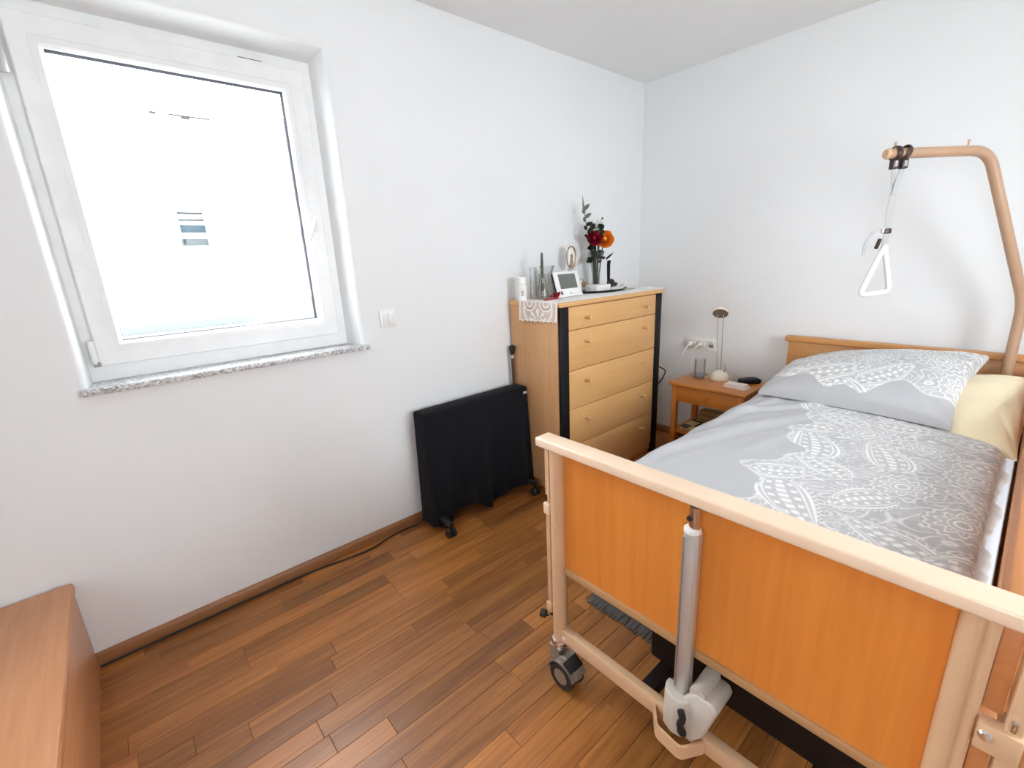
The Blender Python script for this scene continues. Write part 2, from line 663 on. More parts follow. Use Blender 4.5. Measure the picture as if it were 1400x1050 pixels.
# window wall with its plastered, rounded reveal
wy0, wy1, wz0, wz1 = -3.216, -2.253, 1.0, 2.22
m = MB()
rects = [(RY - 0.2, 0.25, -0.25, H + 0.2, 0.0), (wy0 - 0.02, wy1 + 0.02, wz0 - 0.0, wz1 + 0.02, 0.0)]
for k in range(1, 6):
    a = k / 5 * PI / 2
    e = 0.02 * (1 - math.sin(a))
    rects.append((wy0 - e, wy1 + e, wz0, wz1 + e, -0.02 * (1 - math.cos(a))))
rects += [(wy0 + 0.012, wy1 - 0.028, wz0, wz1 - 0.03, -0.1), (wy0 + 0.012, wy1 - 0.028, wz0, wz1 - 0.03, -0.22),
          (RY - 0.2, 0.25, -0.25, H + 0.2, -0.22)]
m.loops(rects, 'x', True)
tag(m.build('wall_left', 'wall', smooth=30), 'white plastered wall that holds the window', 'wall', kind='structure')
tag(MB().box(0, RX + 0.25, 0, 0.25, -0.25, H + 0.2).build('wall_back', 'wall'),
    'white plastered wall behind the head of the bed', 'wall', kind='structure')
ey0, ey1, ez0, ez1 = -2.20, -1.10, 0.95, 2.1
m = MB()
m.loops([(RY, 0.0, -0.25, H + 0.2, RX), (ey0, ey1, ez0, ez1, RX), (ey0, ey1, ez0, ez1, RX + 0.25),
         (RY, 0.0, -0.25, H + 0.2, RX + 0.25)], 'x', True)
tag(m.build('wall_right', 'wall', smooth=30), 'white plastered wall with an added window on the right of the bed', 'wall', kind='structure')
dx0, dx1, dz0, dz1 = 2.2, 3.0, 0.9, 2.1
m = MB()
m.loops([(0, RX + 0.25, -0.25, H + 0.2, RY), (dx0, dx1, dz0, dz1, RY), (dx0, dx1, dz0, dz1, RY - 0.2),
         (0, RX + 0.25, -0.25, H + 0.2, RY - 0.2)], 'y', True)
tag(m.build('wall_front', 'wall', smooth=30), 'white plastered wall with an added window at the near end', 'wall', kind='structure')
tag(MB().box(0, RX, RY, 0, H, H + 0.2).build('ceiling', 'ceiling'), 'flat white ceiling of the room', 'ceiling', kind='structure')

# parquet: staves along the window wall, each its own piece
floor = tag(MB().box(0, RX, RY, 0, -0.25, -0.012).build('floor', 'joint'),
            'brown oak strip parquet floor', 'floor', kind='structure')
SW = 0.0715
stave_mesh = {}


def stave(L):
    if L not in stave_mesh:
        b = MB()
        g = 0.0005
        b.box(g, SW - g, g, L - g, -0.0115, 0.0, 0.0009, 1)
        me = bpy.data.meshes.new('stave')
        b.bm.to_mesh(me)
        b.bm.free()
        me.materials.append(M['floor'])
        stave_mesh[L] = me
    return stave_mesh[L]


rest = MB()
rest_rnd = []
singles = 0
r2 = random.Random(3)
for i in range(int(RX / SW) + 1):
    x = i * SW
    y = -r2.uniform(0.0, 0.5)
    yy = [0.0, y] if y < -0.1 else [0.0]
    cur = yy[-1]
    segs = []
    if cur < 0:
        segs.append((cur, 0.0))
    while cur > RY:
        L = r2.choice((0.42, 0.50, 0.58))
        nx = cur - L
        segs.append((nx, cur))
        cur = nx
    for a, b in segs:
        a2 = max(a, RY)
        L = round(b - a2, 4)
        if L < 0.02:
            continue
        w = min(SW, RX - x)
        inview = (-3.75 < b and a2 < -1.15 and x < 1.95) and w > 0.07
        if inview and singles < 296:
            o = bpy.data.objects.new('stave', stave(L))
            o.location = Vector((x, a2, 0)) - floor.location
            o.parent = floor
            C.objects.link(o)
            singles += 1
        else:
            n0 = len(rest.bm.verts)
            g = 0.0005
            if w > 0.004:
                rest.box(x + g, x + w - g, a2 + g, b - g, -0.0115, 0.0)
                rest_rnd += [r2.random()] * (len(rest.bm.verts) - n0)
o = rest.build('stave_field', 'floor_rest', floor)
at = o.data.attributes.new('rnd', 'FLOAT', 'POINT')
at.data.foreach_set('value', np.array(rest_rnd, np.float32))
o['kind'] = 'stuff'

# skirting
prof = [(0, 0.0), (0.016, 0.0), (0.016, 0.032), (0.012, 0.044), (0.005, 0.05), (0, 0.05)]
tag(MB().prism([(p[0], p[1]) for p in prof], 'y', RY, 0.0).build('baseboard_left', 'skirting'),
    'low brown oak skirting along the window wall', 'skirting', kind='structure')
tag(MB().prism([(-p[0], p[1]) for p in prof], 'x', 0.017, RX).build('baseboard_back', 'skirting_x'),
    'low brown oak skirting along the wall behind the bed', 'skirting', kind='structure')

# ------------------------------------------------------------------ window 1
win = thing('window_1', 'white tilt-and-turn window with one large pane', 'window', (-0.11, -2.745, 1.02), kind='structure')
fy0, fy1, fz0, fz1 = -3.206, -2.279, 1.018, 2.19
sy0, sy1, sz0, sz1 = -3.172, -2.318, 1.073, 2.152
gy0, gy1, gz0, gz1 = -3.093, -2.403, 1.154, 2.063
m = MB()
m.loops([(fy0, fy1, fz0, fz1, -0.16), (fy0, fy1, fz0, fz1, -0.102), (fy0 + .003, fy1 - .003, fz0 + .003, fz1 - .003, -0.1),
         (sy0 + 0.012, sy1 - 0.012, sz0 + 0.012, sz1 - 0.012, -0.1), (sy0 + 0.012, sy1 - 0.012, sz0 + 0.012, sz1 - 0.012, -0.16)], 'x', True)
m.build('frame', 'pvc', win, 30)
m = MB()
b = 0.012
m.loops([(sy0, sy1, sz0, sz1, -0.0995), (sy0, sy1, sz0, sz1, -0.084), (sy0 + .004, sy1 - .004, sz0 + .004, sz1 - .004, -0.08),
         (gy0 - 0.030, gy1 + 0.030, gz0 - 0.030, gz1 + 0.030, -0.08),
         (gy0 - 0.029, gy1 + 0.029, gz0 - 0.029, gz1 + 0.029, -0.082),
         (gy0 - 0.012, gy1 + 0.012, gz0 - 0.012, gz1 + 0.012, -0.083),
         (gy0 - 0.003, gy1 + 0.003, gz0 - 0.003, gz1 + 0.003, -0.090),
         (gy0, gy1, gz0, gz1, -0.094), (gy0, gy1, gz0, gz1, -0.0985)], 'x', True)
sash = m.build('sash', 'pvc', win, 25)
e = 0.001
MB().loops([(gy0 + e, gy1 - e, gz0 + e, gz1 - e, -0.097), (gy0 + e, gy1 - e, gz0 + e, gz1 - e, -0.128),
            (gy0 - .01, gy1 + .01, gz0 - .01, gz1 + .01, -0.128), (gy0 - .01, gy1 + .01, gz0 - .01, gz1 + .01, -0.0995)],
           'x', True).build('glazing_spacer', 'gasket', win)
MB().box(-0.110, -0.106, gy0, gy1, gz0, gz1).build('pane', 'pane', win)
h = MB().box(-0.081, -0.070, -2.378, -2.348, 1.525, 1.59, 0.005).build('handle', 'white', win)
MB().tube([(-0.072, -2.363, 1.572), (-0.046, -2.363, 1.572)], 0.0085).build('spindle', 'white', h)
MB().tube(fillet([(-0.048, -2.362, 1.582), (-0.043, -2.368, 1.56), (-0.043, -2.402, 1.487)], 0.01), 0.0095, 12, True,
          (1.0, 0.8)).build('lever', 'white', h)
MB().tube([(-0.083, -3.181, 1.085), (-0.083, -3.181, 1.165)], 0.0095).build('hinge', 'white', win)
m = MB()
m.tube([(-0.078, -3.185, 1.078), (-0.078, -3.185, 1.092)], 0.003, 8)
m.tube([(-0.076, -3.172, 1.074), (-0.076, -3.172, 1.090)], 0.004, 8)
m.box(-0.08, -0.074, -3.188, -3.168, 1.074, 1.077)
m.build('hinge_bolt', 'grey_metal', win)
m = MB()
m.box(-0.0985, -0.0945, -2.655, -2.60, 2.1525, 2.1555)
m.box(-0.0985, -0.0925, -2.545, -2.462, 2.1525, 2.1575)
m.build('top_gap_strip', 'rubber', win)  # two dark strips in the gap above the sash
MB().box(-0.0985, -0.093, -3.205, -3.182, 1.98, 2.10, 0.002).build('upper_hinge', 'alu', win)

m = MB().box(-0.150, 0.034, -3.232, -2.228, 0.996, 1.0175, 0.003)
tag(m.build('trim_1', 'granite'), 'speckled grey granite sill under the window', 'window sill', kind='structure')

# ------------------------------------------------------------------ unseen windows added for fill daylight, placed and sized to balance the light
w2 = thing('fill_window_2', 'added white window with two panes in the near wall, for fill daylight', 'window', (2.6, RY - 0.1, dz0), kind='structure')
m = MB()
m.loops([(dx0, dx1, dz0, dz1, RY - 0.08), (dx0, dx1, dz0, dz1, RY - 0.15), (dx0 + .07, dx1 - .07, dz0 + .07, dz1 - .07, RY - 0.15),
         (dx0 + .07, dx1 - .07, dz0 + .07, dz1 - .07, RY - 0.08)], 'y', True)
m.build('frame', 'pvc', w2)
MB().box(2.56, 2.64, RY - 0.145, RY - 0.085, dz0 + .07, dz1 - .07, 0.004).build('mullion', 'pvc', w2)
for a, c in ((dx0 + .07, 2.56), (2.64, dx1 - .07)):
    MB().box(a, c, RY - 0.114, RY - 0.11, dz0 + .07, dz1 - .07).build('pane', 'pane', w2)
w3 = thing('fill_window_3', 'added white single-pane window in the right wall, for fill daylight', 'window', (RX + 0.12, -1.65, ez0), kind='structure')
m = MB()
m.loops([(ey0, ey1, ez0, ez1, RX + 0.08), (ey0, ey1, ez0, ez1, RX + 0.15), (ey0 + .07, ey1 - .07, ez0 + .07, ez1 - .07, RX + 0.15),
         (ey0 + .07, ey1 - .07, ez0 + .07, ez1 - .07, RX + 0.08)], 'x', True)
m.build('frame', 'pvc', w3)
MB().box(RX + 0.11, RX + 0.114, ey0 + .07, ey1 - .07, ez0 + .07, ez1 - .07).build('pane', 'pane', w3)

# ================================================================== outside
tag(MB().box(-30, 30, -40, 30, -6.4, -6.0).build('courtyard_ground', 'ground'), 'pale paved courtyard far below the window',
    'courtyard', kind='structure')


def far(yv, zv, X=-16.0):
    """facade layout: survey coordinates taken at x = -4.5, scaled out to the real wall at x = X"""
    k = (X - 2.0648) / (-4.5 - 2.0648)
    return (-3.1129 + (yv + 3.1129) * k, 1.3798 + (zv - 1.3798) * k)


hs = thing('opposite_house', 'white rendered house across the courtyard with one small window', 'house', (-17, -3, -6))
# front wall with a real opening
a0, a1 = far(-2.305, 1.815)
b0, b1 = far(-1.980, 2.047)
m = MB()
m.loops([(-16, 12, -6, 7.6, -16.0), (a0, b0, a1, b1, -16.0), (a0, b0, a1, b1, -16.22), (-16, 12, -6, 7.6, -16.22)], 'x', True)
m.build('wall', 'facade', hs)
p0, p1 = far(-2.30, 1.818)
q0, q1 = far(-1.982, 1.905)
wn = MB().box(-16.21, -16.19, a0, b0, a1, b1).build('window', 'facade', hs)
MB().box(-16.185, -16.17, p0, q0, p1, q1).build('pane', 'ext_blue', wn)
for zc in (2.030, 1.958):
    s0, s1 = far(-2.295, zc - 0.010)
    t0, t1 = far(-1.983, zc + 0.012)
    MB().box(-16.18, -16.15, s0, t0, s1, t1).build('blind_slat', 'ext_grey', wn)
s0, s1 = far(-2.318, 1.672)
t0, t1 = far(-1.960, 1.750)
pn = MB().box(-16.0, -15.95, s0, t0, s1, t1).build('parapet_panel', 'ext_grey', hs)
for u in (0.08, 0.92):
    yy = s0 + (t0 - s0) * u
    MB().box(-15.95, -15.93, yy - 0.03, yy + 0.03, s1 + 0.06, t1 - 0.02).build('bracket', 'ext_dark', pn)
s0, s1 = far(-2.325, 2.098)
t0, t1 = far(-1.955, 2.122)
MB().box(-16.0, -15.9, s0, t0, s1, t1).build('blind_box', 'facade', hs)
# awning rail with its fixings and pull cords
rl = MB()
s0, s1 = far(-2.18, 3.032)
t0, t1 = far(-1.80, 3.040)
rl.box(-15.99, -15.95, s0, t0, s1 - 0.014, s1 + 0.022)
rail_o = rl.build('awning_rail', 'ext_dark', hs)
for yv, zv, w in ((-2.32, 3.03, 0.08), (-2.03, 3.015, 0.11)):
    s0, s1 = far(yv, zv)
    MB().box(-15.99, -15.95, s0 - w, s0 + w, s1 - 0.03, s1 + 0.03, 0.01).build('fixing', 'ext_dark', rail_o)
for yv in (-1.90, -1.868):
    s0, s1 = far(yv, 2.76)
    t0, t1 = far(yv, 2.93)
    MB().tube([(-15.97, s0, s1), (-15.97, t0, t1)], 0.012, 8).build('pull_cord', 'ext_grey', rail_o)

wing = thing('house_wing', 'light grey house wing jutting into the courtyard on the right', 'house', (-11, 4, -6))
s0, s1 = far(-1.660, 3.14, -11.0)
MB().box(-15.88, -11.0, s0, s0 + 7, -6, s1).build('wall', 'facade', wing)
MB().box(-10.995, -10.95, s0 + 0.02, s0 + 6.9, s1 - 8.2, s1 - 0.02).build('render_panel', 'facade_grey', wing)

para = thing('terrace_parapet', 'low pale parapet with grey metal coping below the window', 'parapet', (-6.0, -3.0, -6.0))
s0, s1 = far(-1.752, 0.76, -6.0)
MB().box(-6.3, -6.0, -9.0, s0, -6.0, s1 - 0.12).build('wall', 'facade', para)
MB().box(-6.35, -5.97, -9.0, s0 + 0.02, s1 - 0.035, s1 + 0.09, 0.01).build('coping', 'ext_slat', para)
MB().box(-5.97, -5.95, -9.0, s0 - 0.1, s1 - 0.07, s1 - 0.055).build('drip_edge', 'ext_slat', para)

# ================================================================== the care bed
bed = thing('care_bed', 'beech care bed with beige rails, casters and a lifting column at the foot', 'bed', (1.64, -1.15, 0.0))
BL, BR, FY = 1.139, 2.150, -2.207
m = MB().box(BL, BR, -2.237, -2.177, 0.833, 0.862, 0.006, 3)
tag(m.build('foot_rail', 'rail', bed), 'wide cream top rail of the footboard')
m = MB().box(1.224, 2.074, -2.203, -2.187, 0.436, 0.8335)
tag(m.build('foot_panel', 'beech_z', bed), 'orange beech footboard panel')
MB().box(1.224, 2.074, -2.211, -2.183, 0.414, 0.437, 0.004).build('panel_trim', 'trim', bed)
m = MB().box(1.096, 2.185, -0.108, -0.052, 0.829, 0.859, 0.005, 3)
m.build('head_rail', 'beech_x', bed)
m = MB().box(1.113, 2.168, -0.090, -0.070, 0.40, 0.8295, 0.002)
m.build('headboard', 'beech_x', bed)
# posts
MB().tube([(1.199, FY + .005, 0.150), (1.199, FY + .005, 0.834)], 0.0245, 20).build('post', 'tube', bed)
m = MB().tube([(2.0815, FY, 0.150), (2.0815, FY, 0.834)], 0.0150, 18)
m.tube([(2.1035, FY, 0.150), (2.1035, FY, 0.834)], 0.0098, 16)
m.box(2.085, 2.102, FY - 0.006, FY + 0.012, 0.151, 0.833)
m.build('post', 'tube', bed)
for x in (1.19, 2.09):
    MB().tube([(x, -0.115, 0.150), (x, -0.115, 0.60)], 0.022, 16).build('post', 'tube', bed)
# lower stretcher with its outward-bent foot bracket
low = MB().box(1.215, 2.072, FY - .012, FY + .016, 0.155, 0.204, 0.003).build('lower_bar', 'tube', bed)
pts = fillet([(1.560, FY - 0.012, 0), (1.597, FY - 0.062, 0), (1.668, FY - 0.070, 0), (1.700, FY - 0.014, 0)], 0.012, 4)
v, f = [], []
for i, p in enumerate(pts):
    t = (pts[min(i + 1, len(pts) - 1)] - pts[max(i - 1, 0)]).normalized()
    nn = Vector((t.y, -t.x, 0)) * 0.003
    for q, z in ((p - nn, 0.157), (p + nn, 0.157), (p + nn, 0.197), (p - nn, 0.197)):
        v.append((q.x, q.y, z))
for i in range(len(pts) - 1):
    for j in range(4):
        f.append((i * 4 + j, i * 4 + (j + 1) % 4, i * 4 + 4 + (j + 1) % 4, i * 4 + 4 + j))
f += [(0, 1, 2, 3), tuple(len(pts) * 4 - 4 + j for j in range(4))]
MB().add(v, f).build('bent_bracket', 'tube', low)
MB().box(1.215, 2.072, -0.130, -0.102, 0.155, 0.204, 0.003).build('lower_bar', 'tube', bed)

# lifting column at the foot
colm = thing('lift_column', None, None, (0, 0, 0))
colm.location = Vector((1.6375, -2.226, 0.30)) - bed.location
colm.parent = bed
cx, cy = 1.6375, -2.2275
m = MB()
m.prism([(cx - .019, cy - .004), (cx - .012, cy - .015), (cx + .012, cy - .015), (cx + .019, cy - .004),
         (cx + .019, cy + .014), (cx - .019, cy + .014)], 'z', 0.315, 0.768, 0.002)
m.build('column_tube', 'alu', colm)
m = MB().box(cx - .0135, cx - .009, cy - .0185, cy - .014, 0.33, 0.757, 0.001)
m.build('column_groove', 'grey_metal', colm)
m = MB().lathe([(0.0195, 0.768), (0.0195, 0.776), (0.012, 0.783), (0.0, 0.785)], 20, loc=(cx, cy, 0))
m.build('column_cap', 'white', colm)
m = MB()
m.tube([(cx + 0.003, cy, 0.780), (cx + 0.003, cy, 0.832)], 0.0125, 16)
m.build('piston_head', 'chrome', colm)
MB().tube([(cx - 0.002, cy - 0.0165, 0.806), (cx - 0.002, cy - 0.0105, 0.806)], 0.0065, 12).build('pin_hole', 'brown_plastic', colm)
# motor housing: front shell round the column, motor box behind it
m = MB()
m.prism([(cx - .040, cy - .006), (cx - .030, cy - .030), (cx - .004, cy - .040), (cx + .022, cy - .036), (cx + .034, cy - .020),
         (cx + .034, cy + .010), (cx - .040, cy + .010)], 'z', 0.205, 0.318, 0.006)
hsg = m.build('motor_housing', 'beige_plastic', colm, 50)
m = MB()
m.prism([(cx + .008, 0.200), (cx + .042, 0.196), (cx + .068, 0.232), (cx + .098, 0.335), (cx + .086, 0.352), (cx + .044, 0.352), (cx + .014, 0.320)],
        'y', cy - .022, cy + .070, 0.007)
m.build('motor_box', 'beige_plastic', hsg, 50)
m = MB().tube([(cx + .048, cy - .018, 0.351), (cx + .048, cy + .062, 0.356)], 0.020, 18)
m.build('motor_cap', 'beige_plastic', hsg)
m = MB().tube(fillet([(cx + .022, cy - .043, 0.300), (cx + .030, cy - .044, 0.280), (cx + .022, cy - .046, 0.262), (cx + .030, cy - .044, 0.240)], 0.01, 4),
              [0.005] + [0.007] * 8 + [0.010] * 3 if False else 0.0085, 10)
m.ball((cx + .028, cy - .043, 0.240), 0.0125, 0.008, 0.014, 12)
m.build('release_lever', 'rubber', hsg)


def caster(px, py, dx, parent):
    """swivel caster: collar ring, hood, twin wheels; dx = which way it trails"""
    c = thing('caster', None, None, (0, 0, 0))
    c.location = Vector((px, py, 0)) - parent.location
    c.parent = parent
    MB().lathe([(0.026, 0.128), (0.028, 0.135), (0.028, 0.146), (0.025, 0.152)], 20, loc=(px, py, 0)).build('collar', 'chrome', c)
    wx, wy = px + dx * 0.040, py - 0.012
    hood = []
    for k in range(13):
        a = PI * (1.05 - 1.0 * k / 12)
        hood.append((wx + dx * 0.060 * math.cos(a), 0.052 + 0.060 * math.sin(a)))
    if dx > 0:
        hood = [(px - 0.026, 0.085), (px - 0.026, 0.130), (px + 0.026, 0.130)] + hood[5:] + [(wx + 0.020, 0.055), (wx, 0.045)]
    else:
        hood = [(px + 0.026, 0.085), (px + 0.026, 0.130), (px - 0.026, 0.130)] + hood[5:] + [(wx - 0.020, 0.055), (wx, 0.045)]
    MB().prism(hood, 'y', wy - 0.014, wy + 0.014, 0.004).build('fork', 'grey_metal', c, 40)
    fend = [(wx + dx * 0.056 * math.cos(a), 0.0503 + 0.056 * math.sin(a)) for a in [PI * (0.98 - 0.9 * k / 10) for k in range(11)]]
    fend += [(wx + dx * 0.0525 * math.cos(a), 0.0503 + 0.0525 * math.sin(a)) for a in [PI * (0.08 + 0.9 * k / 10) for k in range(11)]]
    MB().prism(fend, 'y', wy - 0.034, wy + 0.034, 0.0).build('fender', 'grey_metal', c, 40)
    for s in (-1, 1):
        y0 = wy + s * 0.0235
        rm = Matrix.Rotation(PI / 2, 4, 'X')
        prof = [(0.0, -0.008), (0.046, -0.008), (0.050, -0.004), (0.050, 0.004), (0.046, 0.008), (0.0, 0.008)]
        w = MB().lathe(prof, 28, rm, (wx, y0, 0.0503)).build('wheel', 'rubber', c)
        MB().lathe([(0.0, -0.0095), (0.022, -0.0095), (0.028, -0.0078), (0.028, 0.0078), (0.022, 0.0095), (0.0, 0.0095)], 24, rm,
                   (wx, y0, 0.0503)).build('hub', 'grey_metal', w)
    MB().box(wx + dx * 0.028 - 0.02, wx + dx * 0.028 + 0.02, wy - 0.030, wy + 0.030, 0.098, 0.106, 0.003,
             rot=Matrix.Rotation(dx * 0.55, 4, 'Y')).build('brake_pedal', 'rubber', c)


caster(1.199, FY, 1, bed)
caster(2.085, FY, -1, bed)
caster(1.19, -0.125, 1, bed)
caster(2.09, -0.125, -1, bed)

# guide of the lowered side rail at the left
gd = MB()
gd.box(1.1535, 1.1585, FY - .004, FY + .008, 0.268, 0.833)
gd.box(1.1635, 1.1715, FY - .008, FY + .008, 0.268, 0.833, 0.002)
gd = gd.build('side_guide', 'tube', bed)
MB().box(1.1505, 1.1745, FY - .013, FY + .012, 0.605, 0.642, 0.003).build('slider', 'rail', gd)
MB().box(1.1555, 1.1605, FY - .0095, FY - .0035, 0.648, 0.668).build('slot', 'brown_plastic', gd)
MB().box(1.152, 1.175, FY - .012, FY + .012, 0.240, 0.275, 0.002).build('end_clip', 'tube', gd)
m = MB().tube([(1.162, FY - .012, 0.224), (1.146, FY - .018, 0.224)], 0.004, 8)
m.tube([(1.163, FY, 0.22), (1.163, FY, 0.242)], 0.005, 8)
m.tube([(1.150, FY - .014, 0.223), (1.134, FY - .020, 0.223)], 0.0135, 14)
m.build('knob', 'rubber', gd)
# raised side rail at the right: two planks held by a guide
for z0, z1 in ((0.655, 0.812), (0.42, 0.598)):
    MB().box(2.1145, 2.1385, -2.196, -0.14, z0, z1, 0.003).build('side_plank', 'beech_y', bed)
gd = MB()
gd.box(2.1415, 2.162, FY - .012, FY + .010, 0.30, 0.833, 0.003)
gd = gd.build('side_guide', 'tube', bed)
m = MB().box(2.1145, 2.1645, FY - .020, FY + .006, 0.600, 0.650, 0.003)
bk = m.build('bracket', 'tube', gd)
m = MB().lathe([(0.0, 0.004), (0.007, 0.0035), (0.0095, 0.0)], 18, Matrix.Rotation(PI / 2, 4, 'X'), (2.1255, FY - .020, 0.630))
m.build('screw', 'chrome', bk)
m = MB().box(2.147, 2.154, FY - .017, FY - .011, 0.655, 0.676, 0.002)
m.build('latch_pin', 'chrome', bk)
# undercarriage added to keep light out, dark block standing in for under-bed shade
ub = MB()
for x in (1.50, 1.90):
    ub.box(x, x + 0.04, -2.19, -0.12, 0.160, 0.200, 0.003)
ub.box(1.54, 1.90, -1.98, -1.90, 0.150, 0.200, 0.003)
ub.box(1.54, 1.90, -0.60, -0.52, 0.150, 0.200, 0.003)
ub = ub.build('undercarriage', 'underbed_dark', bed)
MB().box(1.47, 2.00, -2.10, -0.45, 0.205, 0.395, 0.01).build('underbed_shade_block', 'underbed_dark', bed)
# mattress frame
fr = MB()
fr.box(1.205, 1.245, -2.170, -0.13, 0.405, 0.445, 0.004)
fr.box(2.045, 2.085, -2.170, -0.13, 0.405, 0.445, 0.004)
fr.box(1.245, 2.045, -2.150, -2.110, 0.405, 0.440, 0.004)
fr.box(1.245, 2.045, -0.17, -0.13, 0.405, 0.440, 0.004)
fr.build('mattress_frame', 'tube', bed)
for k in range(13):
    y = -2.02 + k * 0.145
    MB().box(1.21, 2.08, y - 0.03, y + 0.03, 0.446, 0.456, 0.002).build('slat', 'beech_x', bed)

# ------------------------------------------------------------------ mattress
m = MB().box(1.185, 2.108, -2.168, -0.14, 0.457, 0.612, 0.035, 4)
tag(m.build('mattress', 'sheet', smooth=50), 'pale mattress with a light blue-grey sheet on the care bed', 'mattress')


# ------------------------------------------------------------------ paisley print
def smooth_noise(U, V, s, seed):
    r = np.random.RandomState(seed)
    out = np.zeros_like(U)
    for k in range(7):
        a = r.uniform(0, 2 * PI)
        fq = s * r.uniform(0.6, 1.7)
        out += np.sin(fq * (U * math.cos(a) + V * math.sin(a)) + r.uniform(0, 6.28))
    return out / 7


def band(d, c, w):
    return np.clip(1.4 - np.abs(d - c) / w, 0, 1)


def paisley(U, V, seed):
    """flat print of teardrops, rosettes and vines; U, V in metres"""
    r = np.random.RandomState(seed)
    n1 = smooth_noise(U, V, 44, seed + 1)
    n2 = smooth_noise(U, V, 90, seed + 2)
    out = 0.08 + 0.4 * np.clip(smooth_noise(U, V, 22, seed + 5) * 1.6, 0, 0.5)
    out = np.maximum(out, 0.75 * band((n1 * 3.0) % 1.0, 0.5, 0.12))
    out = np.maximum(out, 0.55 * band((n2 * 2.2) % 1.0, 0.5, 0.12))
    step = 0.20
    u0, u1, v0, v1 = U.min(), U.max(), V.min(), V.max()
    ms = []
    row = 0
    vv = v0
    while vv < v1 + step:
        uu = u0 + (step * 0.5 if row % 2 else 0)
        while uu < u1 + step:
            ms.append((uu + r.uniform(-.03, .03), vv + r.uniform(-.03, .03), r.uniform(0, 6.28), r.uniform(0.100, 0.145), r.rand()))
            uu += step
        vv += step * 0.86
        row += 1
    for mu, mv, th, s, kind in ms:
        sel = (np.abs(U - mu) < s * 1.6) & (np.abs(V - mv) < s * 1.6)
        if not sel.any():
            continue
        dx, dy = U[sel] - mu, V[sel] - mv
        if kind < 0.62:
            p = (math.cos(th) * dx + math.sin(th) * dy) / s
            q = (-math.sin(th) * dx + math.cos(th) * dy) / s
            t = np.clip((p + 1) / 2, 1e-4, 1 - 1e-4)
            q2 = q - 0.55 * t ** 2.2 + 0.1
            w = 1.15 * np.sqrt(t) * (1 - t) ** 0.85 + 0.012
            D = np.abs(q2) / w + np.where((p < -1) | (p > 1), 9, 0)
            ins = D < 1.0
            val = np.where(ins, 0.22, 0.0)
            val = np.maximum(val, np.where(D < 1.5, band(D, 1.0, 0.085), 0))
            val = np.maximum(val, 0.9 * band(D, 0.76, 0.06))
            val = np.maximum(val, 0.8 * band(D, 1.22 + 0.09 * np.cos(26 * PI * t), 0.07))
            dots = (np.cos(t * 42) > 0.35) & (np.abs(D - 0.50) < 0.13)
            val = np.maximum(val, np.where(dots, 0.85, 0))
            val = np.maximum(val, np.where(D < 0.2, 0.7 + 0.3 * np.cos(t * 60), 0))
            mask = D < 1.36
        else:
            p = (math.cos(th) * dx + math.sin(th) * dy) / s
            q = (-math.sin(th) * dx + math.cos(th) * dy) / s / 0.72
            R = np.sqrt(p * p + q * q) * 1.15
            a = np.arctan2(q, p)
            val = np.where(R < 0.95, 0.25, 0)
            val = np.maximum(val, band(R, 0.20, 0.05))
            val = np.maximum(val, 0.85 * band(R, 0.36, 0.035))
            val = np.maximum(val, 0.95 * band(R, 0.60 + 0.10 * np.cos(10 * a), 0.05))
            val = np.maximum(val, 0.9 * band(R, 0.90 + 0.05 * np.cos(18 * a), 0.045))
            val = np.maximum(val, np.where((R > 0.40) & (R < 0.55) & (np.cos(20 * a) > 0.5), 0.75, 0))
            mask = R < 1.0
        cur = out[sel]
        out[sel] = np.where(mask, val, cur)
    return out


